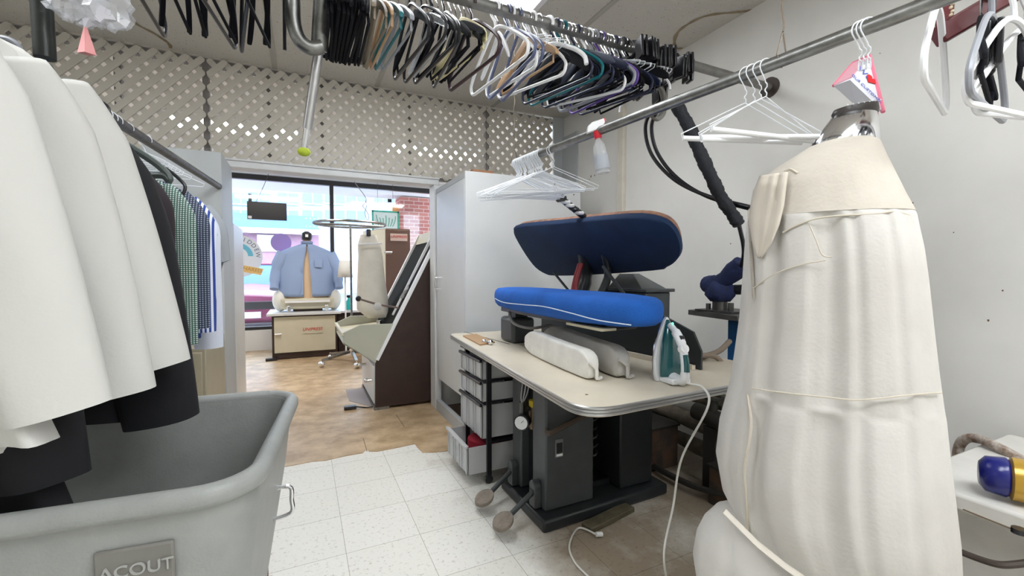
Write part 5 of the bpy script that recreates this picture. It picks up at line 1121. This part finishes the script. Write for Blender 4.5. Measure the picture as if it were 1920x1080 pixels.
obj('base_frame', MB().box(cx0+.1, cx1-.1, cy0+.1, cy1-.1, .16, .20).box(cx1-.10, cx1-.085, cy0+.12, cy1-.12, .16, .40), mat('rusty_frame', (.16, .07, .05), .6), t)
hx_ = cx1-.02
obj('side_handle', MB().tube(smooth_pts([(hx_-.045, 1.42, .625), (hx_+.014, 1.42, .63), (hx_+.02, 1.42, .59), (hx_+.016, 1.42, .55), (hx_-.05, 1.42, .54)], 5), .006, 8), CHROME, t)
t.rotation_euler = (0, 0, radians(-5.6)); t.location = (-.6, 1.335, 0)
# ------------------------------------------------------------------ clothes on the left rail
def cloth(name, col, **k): return mat(name, col, .88, bump=.06, bs=140, sheen=.0, **k)
def striped(name, c1, c2, scale, check=False):
    m = mat(name, c1, .85); N, L, B = nodes_of(m); tc = N.new('ShaderNodeTexCoord'); w1 = N.new('ShaderNodeTexWave'); w1.bands_direction = 'X'; w1.inputs['Scale'].default_value = scale
    L.new(tc.outputs['Object'], w1.inputs['Vector']); r = N.new('ShaderNodeValToRGB'); r.color_ramp.interpolation = 'CONSTANT'; r.color_ramp.elements[1].position = .5
    r.color_ramp.elements[0].color = (*c1, 1); r.color_ramp.elements[1].color = (*c2, 1)
    if check:
        w2 = N.new('ShaderNodeTexWave'); w2.bands_direction = 'Z'; w2.inputs['Scale'].default_value = scale; L.new(tc.outputs['Object'], w2.inputs['Vector'])
        mu = N.new('ShaderNodeMath'); mu.operation = 'MULTIPLY'; L.new(w1.outputs['Fac'], mu.inputs[0]); L.new(w2.outputs['Fac'], mu.inputs[1]); L.new(mu.outputs[0], r.inputs['Fac']); r.color_ramp.elements[1].position = .3
    else: L.new(w1.outputs['Fac'], r.inputs['Fac'])
    L.new(r.outputs['Color'], B.inputs['Base Color']); return m
def garment(name, label, cat, m, y, yaw=0, shw=.235, hem=-.90, hemw=.29, slv=-.70, flare=.34, th=.045, seed=0, cuff=.062, collar=True, cuffm=None, group=None, dx=0, up=0, fold=1):
    rg2 = random.Random(seed); base = RL(y)+Vector((dx, 0, -.004)); t = thing(name, label, cat, (0, 0, 0), group); n = 72
    prof = [(-.135+up, .06, .5), (-.145+up, .105, .65), (-.16+up*.9, .16, .8), (-.19+up*.8, .205, .95), (-.235+up*.7, shw*.97, 1.0), (-.34+up*.4, shw, 1.0)]
    k = 9
    for i in range(1, k+1):
        f = i/k; prof.append((-.34+up*.4+(hem+.34-up*.4)*f, shw+(hemw-shw)*f, 1+.15*f))
    rings = []; ph = rg2.uniform(0, 6)
    for z, hw, tk in prof:
        r = []; fo = max(0, (-z-.3)/.6)
        for j in range(n):
            a = 2*pi*j/n; cx = math.copysign(abs(cos(a))**.8, cos(a)); sy = math.copysign(abs(sin(a))**.8, sin(a))
            wv_ = fold*(fo*.010*sin(5*a+ph+z*1.5)+fo*.006*sin(9*a+2*ph))
            r.append((hw*cx+.006*fo*sin(3*z*4+ph), th*tk*sy+wv_, z+(.02*fo*cos(a*2+ph) if z == prof[-1][0] else 0)))
        rings.append(r)
    rings.append([(x*.97, y_*.8, z_+.01) for x, y_, z_ in rings[-1]])
    b = obj('body', MB().loft(rings, True, False), m, t, ang=85)
    for s in (-1, 1):
        P_ = smooth_pts([(s*shw*.80, 0, -.225+up*.75), (s*shw*1.0, .0, -.33+up*.5), (s*(shw+(flare-shw)*.5), -.01, -.5), (s*flare, -.02, slv)], 6)
        rad = [.062+.016*min(1, i/6)-.020*max(0, (i-6)/12) for i in range(len(P_))]
        rad = [x*(cuff/.062) for x in rad]
        # sleeve as an oval tube, open at the cuff
        rings = []
        for i, p_ in enumerate(P_):
            tdir = (P_[min(i+1, len(P_)-1)]-P_[max(0, i-1)]).normalized(); ux = Vector((0, 1, 0)); uy = tdir.cross(ux).normalized()
            rings.append([p_+ux*(rad[i]*.72*cos(q)*(1+.07*sin(3*q+i*.5+ph)))+uy*(rad[i]*1.12*sin(q)*(1+.04*sin(4*q+ph))) for q in [2*pi*j/24 for j in range(24)]])
        e = rings[-1]; c_ = sum((Vector(v_) for v_ in e), Vector())/24; rings.append([c_+(Vector(v_)-c_)*.86+Vector((0, 0, .012)) for v_ in e]); rings.append([c_+(Vector(v_)-c_)*.8+Vector((0, 0, .06)) for v_ in e])
        sl = obj('sleeve', MB().loft(rings), m, t, ang=85)
        if cuffm: obj('cuff', MB().loft([[c_+(Vector(v_)-c_)*1.04+Vector((0, 0, dz_)) for v_ in e] for dz_ in (.07, .0)], False, False), cuffm, sl)
    if collar: obj('collar', MB().loft([[(.075*cos(q), .05*sin(q), -.12+up-.03*abs(cos(q))) for q in [2*pi*j/24 for j in range(24)]], [(.085*cos(q), .06*sin(q), -.155+up-.02*sin(q)) for q in [2*pi*j/24 for j in range(24)]]], False, False), m, t, solid=.006)
    t.matrix_world = Matrix.Translation(base) @ Matrix.Rotation(radians(yaw), 4, 'Z')
    return t
WJ = cloth('cream_white_wool', (.66, .65, .62)); BJ = cloth('black_wool', (.008, .008, .011)); NJ = cloth('charcoal_navy_wool', (.018, .02, .03)); DB = cloth('dark_brown_wool', (.022, .014, .018))
CK = striped('green_check', (.03, .10, .07), (.55, .60, .58), 45, True); ND = striped('navy_dot', (.012, .02, .05), (.25, .28, .35), 40, True)
ST = striped('blue_white_stripe', (.02, .05, .28), (.70, .74, .85), 22); WS = cloth('white_shirt_cotton', (.62, .65, .74)); GS = cloth('grey_shirt_cotton', (.30, .32, .34))
garment('white_jacket', 'nearest white jacket at the left edge, reaching lowest over the cart', 'jacket', WJ, .95, 4, hem=-.835, hemw=.345, slv=-.775, flare=.35, th=.05, seed=1, cuff=.066, up=.07, fold=2.2)
garment('white_jacket', 'second white jacket from the front, its sleeve end just behind the first', 'jacket', WJ, 1.17, 2, hem=-.80, hemw=.31, slv=-.80, flare=.345, seed=2, cuff=.062, up=.085, fold=1.8)
garment('white_jacket', 'third white jacket with the sleeve hanging furthest right', 'jacket', WJ, 1.29, 0, hem=-.79, hemw=.30, slv=-.77, flare=.365, seed=3, cuff=.068, up=.09, fold=1.8)
garment('black_jacket', 'black jacket hanging lowest into the cart behind the nearest white jacket', 'jacket', BJ, 1.06, 3, shw=.20, hem=-1.0, hemw=.33, slv=-.92, flare=.30, seed=4, cuff=.06, th=.035, dx=-.02)
garment('black_jacket', 'black jacket behind the third white jacket, its sleeve hanging over the cart', 'jacket', BJ, 1.41, 0, shw=.225, hem=-.90, hemw=.30, slv=-.93, flare=.34, seed=5, cuff=.075)
garment('dark_jacket', 'charcoal navy jacket beside the white jackets, its shoulder below a pale grey hanger', 'jacket', NJ, 1.54, 0, shw=.235, hem=-.86, hemw=.27, slv=-.80, flare=.285, seed=6, up=-.05, dx=-.03)
garment('dark_jacket', 'dark brown jacket between the charcoal jacket and the checked shirt', 'jacket', DB, 1.72, 0, shw=.225, hem=-.80, hemw=.25, slv=-.76, flare=.255, seed=7, up=-.05, dx=-.04)
garment('checked_shirt', 'dark green and white checked shirt on the left rail', 'shirt', CK, 1.88, 0, shw=.225, hem=-.80, hemw=.235, slv=-.80, flare=.245, seed=8, cuff=.050, up=-.06, dx=-.01)
garment('dotted_shirt', 'navy dotted shirt between checked and striped shirts', 'shirt', ND, 2.02, 0, shw=.22, hem=-.78, hemw=.23, slv=-.76, flare=.235, seed=9, cuff=.05, up=-.06)
garment('striped_shirt', 'blue and white striped shirt on the left rail', 'shirt', ST, 2.16, 0, shw=.225, hem=-.80, hemw=.23, slv=-.79, flare=.235, seed=10, cuff=.05, up=-.06, dx=-.015)
garment('white_shirt', 'white shirt hanging furthest right on the left rail', 'shirt', WS, 2.32, 0, shw=.225, hem=-.86, hemw=.24, slv=-.88, flare=.25, seed=11, cuff=.05, up=-.06, dx=-.045)
garment('grey_shirt', 'grey shirt sleeve behind the white shirt on the left rail', 'shirt', GS, 2.48, 0, shw=.23, hem=-.62, hemw=.24, slv=-.52, flare=.27, seed=12, cuff=.045, up=-.04, dx=-.05)
def lh(kind, color, label, y, tilt=0, **k):
    v = RL(y); return hanger(kind, color, label, (v.x, v.y, v.z-.002), 90+k.pop('yaw', 0), tilt, **k)
for y, l in ((.95, 'nearest white jacket'), (1.17, 'second white jacket'), (1.29, 'third white jacket'), (1.06, 'low black jacket'), (1.41, 'upper black jacket'), (1.54, 'charcoal jacket')):
    lh('open', 'grey' if y == 1.54 else 'black', ('pale grey' if y == 1.54 else 'black')+' open hanger holding the '+l, y, w_=.235, r=.0085)
lh('tub', 'black', 'black tubular hanger with a bulky hook near the white jackets', 1.66, -3, r=.009, w_=.235, drop=.20)
lh('tub', 'dgreen', 'wide dark grey-green hanger holding the checked shirt', 1.80, 0, r=.011, w_=.24, drop=.22)
lh('tub', 'black', 'thin black hanger holding the dotted shirt', 1.96, 0, w_=.235)
lh('wire', 'w', 'pale wire hanger holding the striped shirt', 2.16)
lh('wire', 'w', 'pale wire hanger holding the far white shirt', 2.32)
for i in range(6): lh('wire', 'w', 'wire hanger hook on the left rail between dark hangers', 1.90+.035*i, group='wire hooks on the left rail')
bpy.context.view_layer.update()
